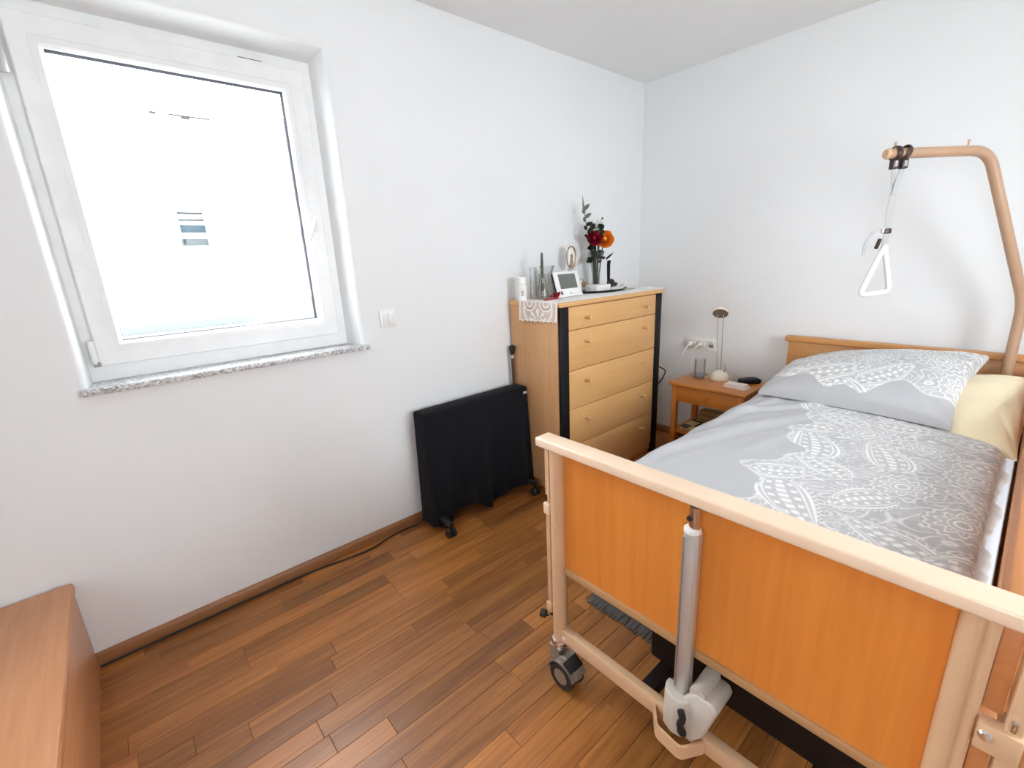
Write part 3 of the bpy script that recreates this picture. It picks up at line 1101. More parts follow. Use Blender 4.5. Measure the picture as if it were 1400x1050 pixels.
# ------------------------------------------------------------------ duvet
def duvet():
    nu, nv = 330, 470
    s = np.linspace(0, 1, nu)
    y = np.linspace(-2.120, -0.60, nv)
    # cross-section path: hangs on the left, flat on top, rounded lip on the right
    path = [(1.118, 0.440), (1.128, 0.500), (1.140, 0.560), (1.155, 0.606), (1.182, 0.640), (1.225, 0.660), (1.30, 0.672),
            (1.45, 0.678), (1.62, 0.680), (1.80, 0.678), (1.94, 0.674), (2.03, 0.670), (2.062, 0.660), (2.074, 0.645), (2.070, 0.632)]
    P = np.array(path)
    L = np.concatenate([[0], np.cumsum(np.hypot(np.diff(P[:, 0]), np.diff(P[:, 1])))])
    t = s * L[-1]
    px = np.interp(t, L, P[:, 0])
    pz = np.interp(t, L, P[:, 1])
    ker = np.ones(9) / 9
    px[4:-4] = np.convolve(px, ker, 'valid')
    pz[4:-4] = np.convolve(pz, ker, 'valid')
    X, Y = np.meshgrid(px, y, indexing='ij')
    Z = np.repeat(pz[:, None], nv, 1)
    w = np.clip((X - 1.16) / 0.08, 0, 1) * np.clip((2.06 - X) / 0.06, 0, 1)
    # soft folds: mostly diagonal on the plain part, faint quilting elsewhere
    plain_w = np.clip((1.62 - X) / 0.35, 0, 1)
    fold = np.zeros_like(X)
    for (fx, fy, sl, am, wd) in ((1.30, -1.45, 0.35, 0.010, 0.030), (1.42, -1.12, 0.55, 0.011, 0.034), (1.26, -1.02, 0.2, 0.009, 0.026),
                                 (1.36, -0.92, 0.9, 0.010, 0.03), (1.50, -1.30, 0.25, 0.007, 0.03), (1.22, -1.72, 0.15, 0.009, 0.03)):
        dd = (X - fx) - sl * (Y - fy)
        al = np.exp(-((Y - fy) / 0.28) ** 2)
        fold += am * np.exp(-(dd / wd) ** 2) * al - 0.5 * am * np.exp(-((dd - 1.6 * wd) / wd) ** 2) * al
    fold += 0.0045 * smooth_noise(X, Y, 16, 3) + 0.0022 * smooth_noise(X, Y, 40, 4)
    Z = Z + w * fold * (0.45 + 0.75 * plain_w)
    X = X - (1 - np.clip((X - 1.15) / 0.06, 0, 1)) * 0.012 * np.sin(Y * 19 + 1.0)
    # rounded ends
    for yy, sg in ((-0.60, -1), (-2.12, 1)):
        dl = np.clip(np.abs(Y - yy) / 0.045, 0, 1)
        Z -= w * (1 - np.sqrt(1 - (1 - dl) ** 2)) * 0.045
    # print: plain left third with a scalloped border, paisley to the right
    U, V = X, Y
    pr = paisley(U, V, 21)
    edge = 1.475 + 0.10 * np.clip((-0.95 - Y) / 0.5, 0, 1) + 0.035 * np.sin(Y * 17) + 0.018 * np.sin(Y * 41 + 1) - 0.05 * np.exp(-((Y + 1.62) / 0.08) ** 2)
    d = X - edge
    pr = np.where(d > 0, pr, 0.10)
    pr = np.maximum(pr, band(d, 0.008, 0.005) * 0.7)
    top = np.stack([X, Y, Z], -1).reshape(-1, 3)
    # underside shell
    n2u = nu
    Xb = X + np.clip((1.2 - X) / 0.08, 0, 1) * 0.022
    Zb = np.minimum(Z - 0.028, Z)
    Zb = np.maximum(Zb, np.where(X > 1.19, 0.614, 0))
    Zb = np.minimum(Zb, Z - 0.004)
    du = 6
    iu = np.unique(np.concatenate([np.arange(0, nu, du), [nu - 1]]))
    iv = np.unique(np.concatenate([np.arange(0, nv, du), [nv - 1]]))
    bot = np.stack([Xb, Y, Zb], -1)[np.ix_(iu, iv)].reshape(-1, 3)
    faces = gridfaces(nu, nv)
    faces += gridfaces(len(iu), len(iv), True, nu * nv)
    # rim between top and underside
    base = nu * nv
    bi = lambda a, b: base + a * len(iv) + b
    for k in range(len(iu) - 1):
        for vtop, vb in ((0, 0), (nv - 1, len(iv) - 1)):
            ring = [i * nv + vtop for i in range(iu[k], iu[k + 1] + 1)]
            faces.append(ring + [bi(k + 1, vb), bi(k, vb)])
    for k in range(len(iv) - 1):
        for utop, ub in ((0, 0), (nu - 1, len(iu) - 1)):
            ring = [utop * nv + j for j in range(iv[k], iv[k + 1] + 1)]
            faces.append(ring + [bi(ub, k + 1), bi(ub, k)])
    verts = np.concatenate([top, bot])
    attr = np.concatenate([pr.ravel(), np.full(len(bot), 0.1)])
    return verts, faces, attr


dv = thing('duvet', 'grey duvet, plain on the left and paisley on the right, on the bed', 'duvet', (1.62, -1.36, 0.613))
v, f, a = duvet()
sheet('cover', v, f, 'paisley', dv, a)
# white ruffled lining showing along the right edge
nl = 140
vv, ff = [], []
for k in range(nl):
    y = -2.10 + 1.49 * k / (nl - 1)
    wv = 0.0028 * math.sin(k * 0.47) + 0.0022 * math.sin(k * 1.13 + 1)
    out = 2.090 + wv + 0.008 * math.sin(k * 0.21)
    for x, z in ((2.040, 0.640), (2.074, 0.641 + 0.3 * wv), (out, 0.628 + 0.5 * wv), (out - 0.004, 0.619), (2.074, 0.6165), (2.040, 0.6165)):
        vv.append((x, y, z))
for k in range(nl - 1):
    for j in range(6):
        ff.append((k * 6 + j, k * 6 + (j + 1) % 6, k * 6 + 6 + (j + 1) % 6, k * 6 + 6 + j))
ff += [tuple(range(6)), tuple((nl - 1) * 6 + j for j in range(6))]
tag(sheet('lining', vv, ff, 'lining', dv), 'white ruffled edge')


# ------------------------------------------------------------------ pillows
def pillow(corners, T, nu, nv, pinch, seed, wr=0.006, power=0.42, under=0.35):
    """cushion between four corners (BL, BR, TR, TL); returns top and bottom grids"""
    BLc, BRc, TRc, TLc = [np.array(c, float) for c in corners]
    u = np.linspace(-1, 1, nu)
    v = np.linspace(-1, 1, nv)
    U, V = np.meshgrid(u, v, indexing='ij')
    Up = U * (1 - pinch * (1 - V ** 2) * np.abs(U) ** 3)
    Vp = V * (1 - pinch * (1 - U ** 2) * np.abs(V) ** 3)
    a, b = (Up + 1) / 2, (Vp + 1) / 2
    base = ((1 - a) * (1 - b))[..., None] * BLc + (a * (1 - b))[..., None] * BRc + (a * b)[..., None] * TRc + ((1 - a) * b)[..., None] * TLc
    bulge = np.clip((1 - U ** 2) * (1 - V ** 2), 0, 1) ** power
    nz = smooth_noise(U, V, 5, seed) * wr + smooth_noise(U, V, 13, seed + 1) * wr * 0.5
    # creases running in from the corners
    cr = np.zeros_like(U)
    for su, sv in ((-1, -1), (1, -1), (1, 1), (-1, 1)):
        du, dv_ = U * su, V * sv
        cr += np.exp(-((du - dv_) / 0.07) ** 2) * np.clip((du + dv_) / 2 - 0.35, 0, 1) * -0.012
    top = base.copy()
    top[..., 2] += T * bulge + (nz + cr) * np.clip(bulge * 2, 0, 1)
    bot = base.copy()
    bot[..., 2] -= T * under * bulge
    return U, V, top, bot


def pillow_mesh(top, bot, prt=None, du=5):
    nu, nv = top.shape[:2]
    verts = [top.reshape(-1, 3)]
    faces = gridfaces(nu, nv)
    iu = np.unique(np.concatenate([np.arange(0, nu, du), [nu - 1]]))
    iv = np.unique(np.concatenate([np.arange(0, nv, du), [nv - 1]]))
    bt = bot[np.ix_(iu, iv)].reshape(-1, 3).copy()
    bt[:, 2] -= 0.004
    verts.append(bt)
    base = nu * nv
    faces += gridfaces(len(iu), len(iv), True, base)
    bi = lambda a, b: base + a * len(iv) + b
    for k in range(len(iu) - 1):
        for vt, vb in ((0, 0), (nv - 1, len(iv) - 1)):
            faces.append([i * nv + vt for i in range(iu[k], iu[k + 1] + 1)] + [bi(k + 1, vb), bi(k, vb)])
    for k in range(len(iv) - 1):
        for ut, ub in ((0, 0), (nu - 1, len(iu) - 1)):
            faces.append([ut * nv + j for j in range(iv[k], iv[k + 1] + 1)] + [bi(ub, k + 1), bi(ub, k)])
    v = np.concatenate(verts)
    at = None
    if prt is not None:
        at = np.concatenate([prt.ravel(), np.full(len(bt), 0.1)])
    return v, faces, at


U, V, top, bot = pillow(((1.865, -0.83, 0.640), (2.108, -0.90, 0.640), (2.106, -0.20, 0.775), (1.80, -0.20, 0.720)), 0.088, 60, 80, 0.05, 8, 0.006, 0.40, 0.2)
v, f, a = pillow_mesh(top, bot)
tag(sheet('pillow', v, f, 'yellow'), 'pale yellow pillow at the right of the bed head', 'pillow')

U, V, top, bot = pillow(((1.225, -0.79, 0.690), (1.930, -0.83, 0.690), (1.960, -0.165, 0.850), (1.165, -0.175, 0.705)), 0.118, 260, 230, 0.06, 5, 0.009, 0.34, 0.0)
bot[..., 2] = np.minimum(bot[..., 2], top[..., 2] - 0.006)
pu, pv = top[..., 0], top[..., 1]
pr = paisley(pu * 0.92, pv * 0.92, 77)
edge = -0.715 + 0.03 * np.sin(pu * 15 + 0.6) + 0.02 * np.sin(pu * 37) - 0.05 * np.exp(-((pu - 1.62) / 0.07) ** 2)
d = pv - edge
pr = np.where(d > 0, pr, 0.06)
pr = np.maximum(pr, band(d, 0.008, 0.005) * 0.6)
v, f, a = pillow_mesh(top, bot, pr)
tag(sheet('pillow', v, f, 'paisley', None, a), 'large grey paisley pillow leaning against the headboard', 'pillow')

# ------------------------------------------------------------------ trapeze pole and handle
pole = thing('trapeze_pole', 'beige bent trapeze pole standing at the head of the bed', 'bed pole', (2.026, -0.14, 0.46))
pts = fillet([(2.026, -0.140, 0.62), (2.020, -0.140, 1.096), (1.830, -0.360, 1.709), (1.572, -0.680, 1.709)], 0.07, 8)
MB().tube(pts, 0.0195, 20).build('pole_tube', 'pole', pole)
dr = Vector((1.572 - 1.830, -0.680 + 0.360, 0)).normalized()
MB().tube([Vector((1.572, -0.68, 1.709)), Vector((1.572, -0.68, 1.709)) + dr * 0.012], [0.0205, 0.016], 20).build('end_cap', 'tube', pole)
for t in (0.06, 0.78):
    p = Vector((1.572, -0.68, 1.709)) - dr * (0.414 * t)
    MB().tube([p + Vector((0, 0, 0.018)), p + Vector((0, 0, 0.042))], 0.004, 10).build('stop_pin', 'pole', pole)

hb = Vector((1.572, -0.68, 1.709)) - dr * 0.035
hand = thing('hanging_trapeze', 'white triangular grab handle hanging on a grey strap from the pole', 'grab handle', (hb.x, hb.y, 1.15))
sd = Vector((-dr.y, dr.x, 0))
for off, tilt in ((-0.004, 0.0), (0.034, 0.25)):
    cc = hb - dr * off
    ring = []
    for k in range(15):
        a = -0.5 * PI + 2 * PI * k / 14
        ring.append(cc + (sd * math.cos(a) + Vector((0, 0, 1)) * math.sin(a)) * 0.0255 + dr * 0.010 * tilt * math.sin(a) * 4 * -1)
    MB().tube(ring, 0.0105, 8, True, (1.0, 0.35)).build('strap_clip', 'brown_plastic', hand)
    MB().box(cc.x - .012, cc.x + .012, cc.y - .012, cc.y + .012, 1.652, 1.690, 0.004, rot=rotz(0.89)).build('clip_block', 'brown_plastic', hand)
    MB().box(cc.x - .006, cc.x + .006, cc.y - .0135, cc.y + .0135, 1.660, 1.682, 0.002, rot=rotz(0.89)).build('clip_plate', 'strap', hand)
hx, hy = hb.x - dr.x * 0.012, hb.y - dr.y * 0.012
c1 = hb + dr * 0.004
c2 = hb - dr * 0.034


def strap(pts, w, side, mat, name, par, th=0.0012):
    v, f = [], []
    for p in pts:
        p = Vector(p)
        fw = Vector((side.y, -side.x, 0))
        for a, b in ((-1, -1), (1, -1), (1, 1), (-1, 1)):
            v.append(p + side * (w / 2 * a) + fw * (th * b))
    n = len(pts)
    for i in range(n - 1):
        for j in range(4):
            f.append((i * 4 + j, i * 4 + (j + 1) % 4, i * 4 + 4 + (j + 1) % 4, i * 4 + 4 + j))
    f += [(0, 1, 2, 3), tuple((n - 1) * 4 + j for j in range(4))]
    return MB().add(v, f).build(name, mat, par)


side = Vector((0.72, 0.69, 0))
strap([(c1.x, c1.y, 1.656), (hx - .004, hy, 1.60), (hx, hy, 1.555)], 0.016, side, 'strap', 'strap', hand)
strap([(c2.x, c2.y, 1.656), (hx + .006, hy, 1.60), (hx + .002, hy - .002, 1.555)], 0.016, side, 'strap', 'strap', hand)
strap([(hx, hy, 1.566), (hx - .002, hy, 1.50), (hx, hy, 1.36)], 0.022, side, 'strap', 'strap', hand)
MB().box(hx - .014, hx + .014, hy - .008, hy + .008, 1.408, 1.428, 0.003, rot=rotz(0.76)).build('buckle', 'brown_plastic', hand)
MB().box(hx - .018, hx - .004, hy - .015, hy - .001, 1.410, 1.430, 0.003, rot=rotz(0.76)).build('buckle_guide', 'white', hand)
strap(fillet([(hx - .008, hy - .010, 1.424), (hx - .034, hy - .034, 1.420), (hx - .055, hy - .050, 1.375), (hx - .056, hy - .052, 1.325)], 0.04), 0.013,
      side, 'strap', 'loose_strap_end', hand)
MB().box(hx - .026, hx - .012, hy - .026, hy - .014, 1.348, 1.390, 0.004, rot=Matrix.Rotation(0.25, 4, 'Y')).build('strap_hook', 'brown_plastic', hand)
tw = Vector((0.050, 0.052, 0))
A = Vector((hx, hy, 1.352))
P1 = Vector((hx, hy, 1.160)) - tw * 0.98
P2 = Vector((hx, hy, 1.172)) + tw * 0.70
loop = fillet([A + Vector((0.002, 0.002, 0)), P2, P1, A - Vector((0.002, 0.002, 0))], 0.028, 7)
m = MB().tube(loop, [0.010] + [0.0115] * (len(loop) - 2) + [0.010], 14)
m.ball(A, 0.014, 0.014, 0.016)
m.build('triangle_grip', 'white', hand)

# ================================================================== dresser
DX, DY0, DY1, DZ = 0.416, -1.338, -0.352, 1.115
dr_o = thing('dresser', 'tall pale beech dresser with five drawers and black corner strips', 'dresser', (0.22, -0.845, 0.0))
MB().box(0.020, DX - 0.022, DY0, DY1, 0.055, DZ, 0.002).build('carcass', 'dresser_z', dr_o)
MB().box(0.06, DX - 0.035, DY0 + 0.03, DY1 - 0.03, 0.0, 0.055).build('plinth', 'dresser_y', dr_o)
# worktop with softly rounded corners
rc = 0.018
poly = []
for (x, y, a0) in ((DX + 0.012 - rc, DY1 + 0.010 - rc, 0), (0.018 + 0.004, DY1 + 0.010 - 0.004, PI / 2), (0.018 + rc, DY0 - 0.008 + rc, PI),
                   (DX + 0.012 - rc, DY0 - 0.008 + rc, 1.5 * PI)):
    r_ = 0.004 if a0 == PI / 2 else rc
    for k in range(5):
        a = a0 + PI / 2 * k / 4
        poly.append((x + r_ * math.cos(a), y + r_ * math.sin(a)))
MB().prism(poly, 'z', DZ, 1.140, 0.006).build('worktop', 'dresser_y', dr_o, 50)
for y0, y1 in ((DY0 + 0.002, DY0 + 0.068), (DY1 - 0.068, DY1 - 0.002)):
    MB().box(DX - 0.021, DX + 0.002, y0, y1, 0.0, DZ - 0.001, 0.007, 3).build('corner_strip', 'black', dr_o)
zs = [1.112, 0.984, 0.758, 0.530, 0.302, 0.072]
for i in range(5):
    d = MB().box(DX - 0.021, DX - 0.003, DY0 + 0.070, DY1 - 0.070, zs[i + 1] + 0.0018, zs[i] - 0.0018, 0.0015).build('drawer', 'dresser_y', dr_o)
    zk = [1.044, 0.913, 0.685, 0.457, 0.226][i]
    for yk in (-1.128, -0.562):
        rm = Matrix.Rotation(PI / 2, 4, 'Y')
        MB().lathe([(0.0080, 0.0), (0.0075, 0.012), (0.0090, 0.024), (0.0120, 0.036), (0.0115, 0.042), (0.0, 0.044)], 16, rm,
                   (DX - 0.004, yk, zk)).build('knob', 'knob', d)
MB().box(DX - 0.03, DX - 0.012, DY0 + 0.069, DY1 - 0.069, 0.030, 0.070, 0.002).build('base_board', 'dresser_y', dr_o)

# lace runner over the dresser top
lr = thing('lace_runner', 'white lace runner lying over the dresser top and hanging down its side', 'runner', (0.26, -0.8, 1.1405))
RX0, RX1 = 0.115, 0.410


def wavy(y):
    return 0.004 * math.sin(y * 60) + 0.003 * math.sin(y * 141)


m = MB()
ny = 60
v, f = [], []
for k in range(ny):
    y = -1.350 + 1.06 * k / (ny - 1)
    xe = RX1 + wavy(y) if y > -1.25 else 0.408
    xe = min(xe, 0.418)
    for x, z in ((RX0, 1.1408), (0.5 * (RX0 + xe), 1.1408), (xe, 1.1408), (xe, 1.1428), (0.5 * (RX0 + xe), 1.1428), (RX0, 1.1428)):
        v.append((x, y, z))
for k in range(ny - 1):
    for j in range(6):
        f.append((k * 6 + j, k * 6 + (j + 1) % 6, k * 6 + 6 + (j + 1) % 6, k * 6 + 6 + j))
f += [tuple(range(6)), tuple((ny - 1) * 6 + j for j in range(6))]
MB().add(v, f).build('cloth', 'runner', lr)
nx, nz = 190, 84
xs = np.linspace(0.112, 0.410, nx)
zz = np.linspace(0, 1, nz)
Xg, Tg = np.meshgrid(xs, zz, indexing='ij')
bottom = 1.036 - 0.004 * np.cos((Xg - 0.112) / 0.298 * PI * 2 * 9) + 0.006 * ((Xg - 0.112) / 0.298 - 0.5)
Zg = 1.143 - (1.143 - bottom) * Tg
Yg = -1.3500 - 0.0035 * np.sin((Xg - 0.112) * 70) * Tg - 0.004 * Tg
a_ = (Xg - 0.261) / 0.149
b_ = Tg
# openwork: mesh ground with scrolls, a palmette and a solid edge
mesh_ = ((np.sin((Xg + Zg) * 900) > 0.1) | (np.sin((Xg - Zg) * 900) > 0.1)).astype(float) * 0.8
lace = mesh_
rr = np.sqrt(a_ ** 2 + ((b_ - 0.42) * 0.9) ** 2)
lace = np.maximum(lace, band(rr, 0.72, 0.07))
for s_ in (-1, 1):
    for (ca, cb, R_) in ((0.42, 0.10, 0.30), (0.42, 0.08, 0.15)):
        q_ = np.sqrt((a_ - s_ * ca) ** 2 + ((b_ - cb) * 0.8) ** 2)
        lace = np.maximum(lace, band(q_, R_, 0.05))
        lace = np.where((q_ < R_ - 0.07) & (q_ > 0.19), np.minimum(lace, 0.1), lace)
th_ = np.arctan2(a_, 0.95 - b_)
pr_ = np.sqrt(a_ ** 2 + ((b_ - 0.95) * 0.8) ** 2)
lace = np.maximum(lace, ((np.cos(th_ * 9) > 0.25) & (pr_ < 0.46) & (pr_ > 0.12)).astype(float))
lace = np.maximum(lace, band(np.abs(a_), 0.95, 0.06))
lace = np.maximum(lace, band(b_, 0.98, 0.05))
lace = np.maximum(lace, band(b_, 0.0, 0.05))
front = np.stack([Xg, Yg, Zg], -1).reshape(-1, 3)
tag(sheet('lace_drop', front, gridfaces(nx, nz), 'lace', lr, lace.ravel()), 'openwork lace end with scrolls')

TOP = 1.1432   # cloth surface on the dresser
# ---- white pill bottle
t = thing('pill_bottle', 'white screw-cap bottle at the wall end of the dresser', 'bottle', (0.10, -1.315, 1.1405))
MB().lathe([(0.0, 0.0), (0.027, 0.0), (0.030, 0.004), (0.030, 0.078), (0.026, 0.088), (0.022, 0.092)], 24, loc=(0.10, -1.315, 1.1405)).build('body', 'white', t)
MB().lathe([(0.0305, 0.022), (0.0305, 0.070)], 24, loc=(0.10, -1.315, 1.1405), cap=False).build('paper_label', 'paper', t)
for z in (0.030, 0.040, 0.050):
    MB().box(0.118, 0.1285, -1.337, -1.328, 1.1405 + z, 1.1405 + z + 0.004).build('print_line', 'facade_grey', t)
MB().lathe([(0.029, 0.092), (0.029, 0.128), (0.026, 0.132), (0.0, 0.132)], 28, loc=(0.10, -1.315, 1.1405)).build('cap', 'white', t)


def vessel(name, label, cat, loc, prof, th=0.0025, n=28):
    """open glass vessel with a wall thickness"""
    inner = [(max(r - th, 0.0), z) for r, z in prof[::-1]]
    inner[-1] = (0.0, prof[0][1] + th * 2)
    pr = [(0.0, prof[0][1])] + prof + inner
    o = MB().lathe(pr, n, loc=loc).build(name, 'glass')
    return tag(o, label, cat)


vessel('glass_cylinder', 'tall plain glass tube beside the white bottle', 'glass', (0.112, -1.232, 1.1405),
       [(0.020, 0.0), (0.021, 0.01), (0.021, 0.175), (0.022, 0.180)])
vessel('bud_vase', 'slim glass holder with a dark green candle', 'vase', (0.175, -1.222, TOP),
       [(0.034, 0.0), (0.036, 0.006), (0.032, 0.04), (0.024, 0.08), (0.019, 0.11), (0.022, 0.142)])
t = MB().lathe([(0.0, 0.0), (0.0085, 0.0), (0.0085, 0.16), (0.0065, 0.205), (0.003, 0.212), (0.0, 0.214)], 16, loc=(0.175, -1.222, TOP + 0.045)).build('candle', 'candle')
tag(t, 'dark green taper candle standing in the slim glass holder', 'candle')
vessel('glass_carafe', 'glass carafe with a flared mouth behind the display', 'carafe', (0.105, -1.110, TOP),
       [(0.040, 0.0), (0.044, 0.008), (0.044, 0.05), (0.036, 0.09), (0.026, 0.115), (0.030, 0.14), (0.046, 0.178), (0.049, 0.182)])

# ---- red fabric flower
t = thing('fabric_flower', 'small red fabric flower lying by the glass vase', 'ornament', (0.262, -1.20, TOP))
for k in range(6):
    a = k * PI / 3 + 0.3
    r_ = rotz(a)

    def pet(u, w, a=a):
        l = 0.044 * u
        wd = 0.020 * math.sin(PI * min(1, 0.15 + 0.85 * u)) * (2 * w - 1)
        x = 0.262 + math.cos(a) * l - math.sin(a) * wd
        y = -1.20 + math.sin(a) * l + math.cos(a) * wd
        return (x, y, TOP + 0.010 + 0.030 * math.sin(u * PI * 0.85) * (0.5 + 0.5 * math.cos(a * 1.0)) + 0.004 * (2 * w - 1) ** 2)
    b_m = MB().grid(pet, 7, 5)
    bmesh.ops.solidify(b_m.bm, geom=list(b_m.bm.faces), thickness=0.002)
    b_m.build('petal', 'red', t)
MB().ball((0.262, -1.20, TOP + 0.012), 0.012, 0.012, 0.012).build('centre', 'red', t)
MB().tube([(0.262, -1.20, TOP + 0.005), (0.255, -1.26, TOP + 0.004), (0.262, -1.30, TOP + 0.004)], 0.004, 8).build('stem', 'red', t)
t = MB().ball((0.205, -1.135, TOP + 0.0145), 0.0145, 0.0145, 0.0145, 16)
tag(t.build('white_ball', 'white'), 'small white ball beside the red fabric flower', 'ornament')

# ---- digital display leaning back on its foot
t = thing('digital_display', 'silver desk display with a grey screen on the dresser', 'display', (0.225, -1.05, TOP))
tilt = 0.30
dm = Matrix.Translation((0.243, -1.052, TOP + 0.003)) @ rotz(0.06) @ Matrix.Rotation(-tilt, 4, 'Y')


def dbox(x0, x1, y0, y1, z0, z1, bev=0.0):
    b = MB().box(x0, x1, y0, y1, z0, z1, bev)
    bmesh.ops.transform(b.bm, matrix=dm, verts=b.bm.verts)
    return b


dbox(-0.008, 0.0, -0.114, 0.114, 0.0, 0.150, 0.003).build('front_frame', 'alu_white' if False else 'white', t)
dbox(-0.022, -0.0085, -0.110, 0.110, 0.004, 0.146, 0.004).build('housing', 'black', t)
dbox(0.0002, 0.0016, -0.078, 0.078, 0.048, 0.134).build('screen', 'lcd', t)
dbox(0.0002, 0.0014, -0.004, 0.014, 0.016, 0.020).build('badge', 'facade_grey', t)
MB().box(0.150, 0.215, -1.08, -1.02, TOP, TOP + 0.006, 0.002, rot=None).build('foot', 'black', t)
MB().tube([(0.158, -1.05, TOP + 0.005), (0.200, -1.05, TOP + 0.085)], 0.006, 8).build('prop', 'black', t)

# ---- oval mirror ornament on a glass stand
t = thing('oval_mirror', 'small oval brass-framed mirror ornament behind the display', 'ornament', (0.095, -0.885, TOP))
ring = []
for k in range(25):
    a = 2 * PI * k / 24
    ring.append((0.095 + 0.006 * math.cos(a), -0.882 + 0.036 * math.cos(a) * 1.0, 1.365 + 0.066 * math.sin(a) - 0.0))
MB().tube(ring, 0.0045, 8).build('frame', 'brass', t)
m = MB()
m.lathe([(0.0, -0.002), (1.0, -0.002), (1.0, 0.002), (0.0, 0.002)], 28, Matrix.Rotation(PI / 2, 4, 'Y'), (0, 0, 0))
bmesh.ops.scale(m.bm, vec=(1, 0.034, 0.064), verts=m.bm.verts)
bmesh.ops.translate(m.bm, vec=(0.093, -0.882, 1.365), verts=m.bm.verts)
m.build('plate', 'white', t)
m = MB().ball((0.099, -0.882, 1.372), 0.006, 0.010, 0.016)
m.ball((0.099, -0.884, 1.335), 0.005, 0.012, 0.022)
m.ball((0.100, -0.890, 1.318), 0.006, 0.014, 0.010)
m.build('figure', 'brass', t)
m = MB().box(0.070, 0.118, -0.925, -0.845, TOP, TOP + 0.008, 0.002)
m.box(0.092, 0.096, -0.915, -0.855, TOP + 0.008, TOP + 0.160, 0.001)
m.build('glass_stand', 'glass', t)

# ---- tray with a box, watch, brush; vase with flowers
tr = thing('oval_tray', 'black oval tray under the flower vase', 'tray', (0.165, -0.66, TOP))
m = MB().lathe([(0.0, 0.0), (0.80, 0.0), (1.0, 0.012), (0.97, 0.014), (0.80, 0.004), (0.0, 0.004)], 40)
bmesh.ops.scale(m.bm, vec=(0.110, 0.215, 1.0), verts=m.bm.verts)
bmesh.ops.translate(m.bm, vec=(0.170, -0.655, TOP), verts=m.bm.verts)
m.build('dish', 'black', tr)
TZ = TOP + 0.0045
o = MB().box(0.140, 0.235, -0.805, -0.665, TZ, TZ + 0.043, 0.003)
tag(o.build('white_box', 'paper'), 'small white box on the black tray', 'box')
o = thing('folded_napkin', 'flat white folded napkin on the black tray right of the box', 'napkin', (0.19, -0.58, TZ))
for k in range(3):
    MB().box(0.150 + .004 * k, 0.235 - .003 * k, -0.645, -0.505 - .008 * k, TZ + 0.006 * k, TZ + 0.006 * k + 0.0055, 0.002).build('layer', 'paper', o)
# watch standing on its strap
t = thing('wrist_watch', 'silver watch standing on its side behind the white box', 'watch', (0.118, -0.828, TZ))
ring = []
for k in range(21):
    a = 2 * PI * k / 20
    ring.append((0.118 + 0.012 * math.sin(a), -0.826 + 0.026 * math.cos(a), TZ + 0.046 + 0.040 * math.sin(a)))
MB().tube(ring, 0.006, 8, True, (1.0, 0.35)).build('strap', 'chrome', t)
MB().lathe([(0.0, 0.0), (0.017, 0.0), (0.017, 0.008), (0.0, 0.009)], 20, Matrix.Rotation(PI / 2, 4, 'Y'), (0.128, -0.806, TZ + 0.052)).build('dial', 'brass', t)

vessel('flower_vase', 'flared clear glass vase holding artificial flowers on the dresser', 'vase', (0.105, -0.655, TZ),
       [(0.034, 0.0), (0.034, 0.006), (0.028, 0.012), (0.027, 0.10), (0.034, 0.17), (0.056, 0.245)])


def leaf(m, base, tip, w, droop=0.0, up=Vector((0.76, -0.60, 0.25))):
    base, tip = Vector(base), Vector(tip)
    d = (tip - base)
    s = d.cross(up)
    if s.length < 1e-4:
        s = Vector((1, 0, 0))
    s.normalize()

    def fn(u, v):
        c = base + d * u - Vector((0, 0, droop)) * u * u
        wd = w * math.sin(PI * (0.06 + 0.94 * u) ** 0.8) * (v - 0.5)
        return c + s * wd + up * (abs(v - 0.5) * w * 0.3)
    m.grid(fn, 7, 3)


def thicken(m, t=0.0012):
    bmesh.ops.solidify(m.bm, geom=list(m.bm.faces), thickness=t)
    return m


def rose(name, label, c, R, mat, stem_to, seed, leaves=True):
    t = thing(name, label, 'flower', stem_to, 'flowers in the glass vase')
    rr = random.Random(seed)
    c = Vector(c)
    face = Vector((0.75, -0.55, 0.35)).normalized()
    q = face.to_track_quat('Z', 'Y').to_matrix()
    for ring, (n, rad, op) in enumerate(((3, 0.30, 0.10), (4, 0.55, 0.35), (5, 0.80, 0.60), (6, 1.0, 0.95))):
        for k in range(n):
            a = 2 * PI * k / n + ring * 0.7 + rr.uniform(-.2, .2)
            wd = 2 * PI / n * 1.55

            def fn(u, v, a=a, rad=rad, op=op, wd=wd):
                th = a + (v - 0.5) * wd * (0.35 + 0.65 * math.sin(PI * min(1, 0.2 + u * 0.8)))
                r0 = R * rad * (0.25 + 0.75 * math.sin(u * PI / 2)) * (1 + 0.10 * op * u)
                h = R * (0.95 * u - 0.55) * (1.45 - 0.85 * op) - R * 0.10 * op * u * u + R * 0.05 * math.cos((v - .5) * 6)
                return c + q @ Vector((r0 * math.cos(th), r0 * math.sin(th), h))
            thicken(MB().grid(fn, 8, 9), 0.0012).build('petal', mat, t, 60)
    MB().ball(c + q @ Vector((0, 0, R * 0.10)), R * 0.24, R * 0.24, R * 0.30).build('bud', mat, t)
    st = Vector(stem_to)
    mid = (c - face * R * 0.7 + st) / 2 + Vector((0.004, 0, 0.02))
    MB().tube([st, mid, c - face * R * 0.55], 0.0035, 8).build('stem', 'leaf', t)
    if leaves:
        for k in range(3):
            m = MB()
            a = rr.uniform(0, 6.28)
            b0 = st.lerp(c, 0.55 + 0.1 * k)
            leaf(m, b0, b0 + Vector((0.035 * math.cos(a), 0.045 * math.sin(a), 0.012 - 0.02 * k)), 0.032, 0.01)
            thicken(m).build('leaf', 'leaf', t)
    return t


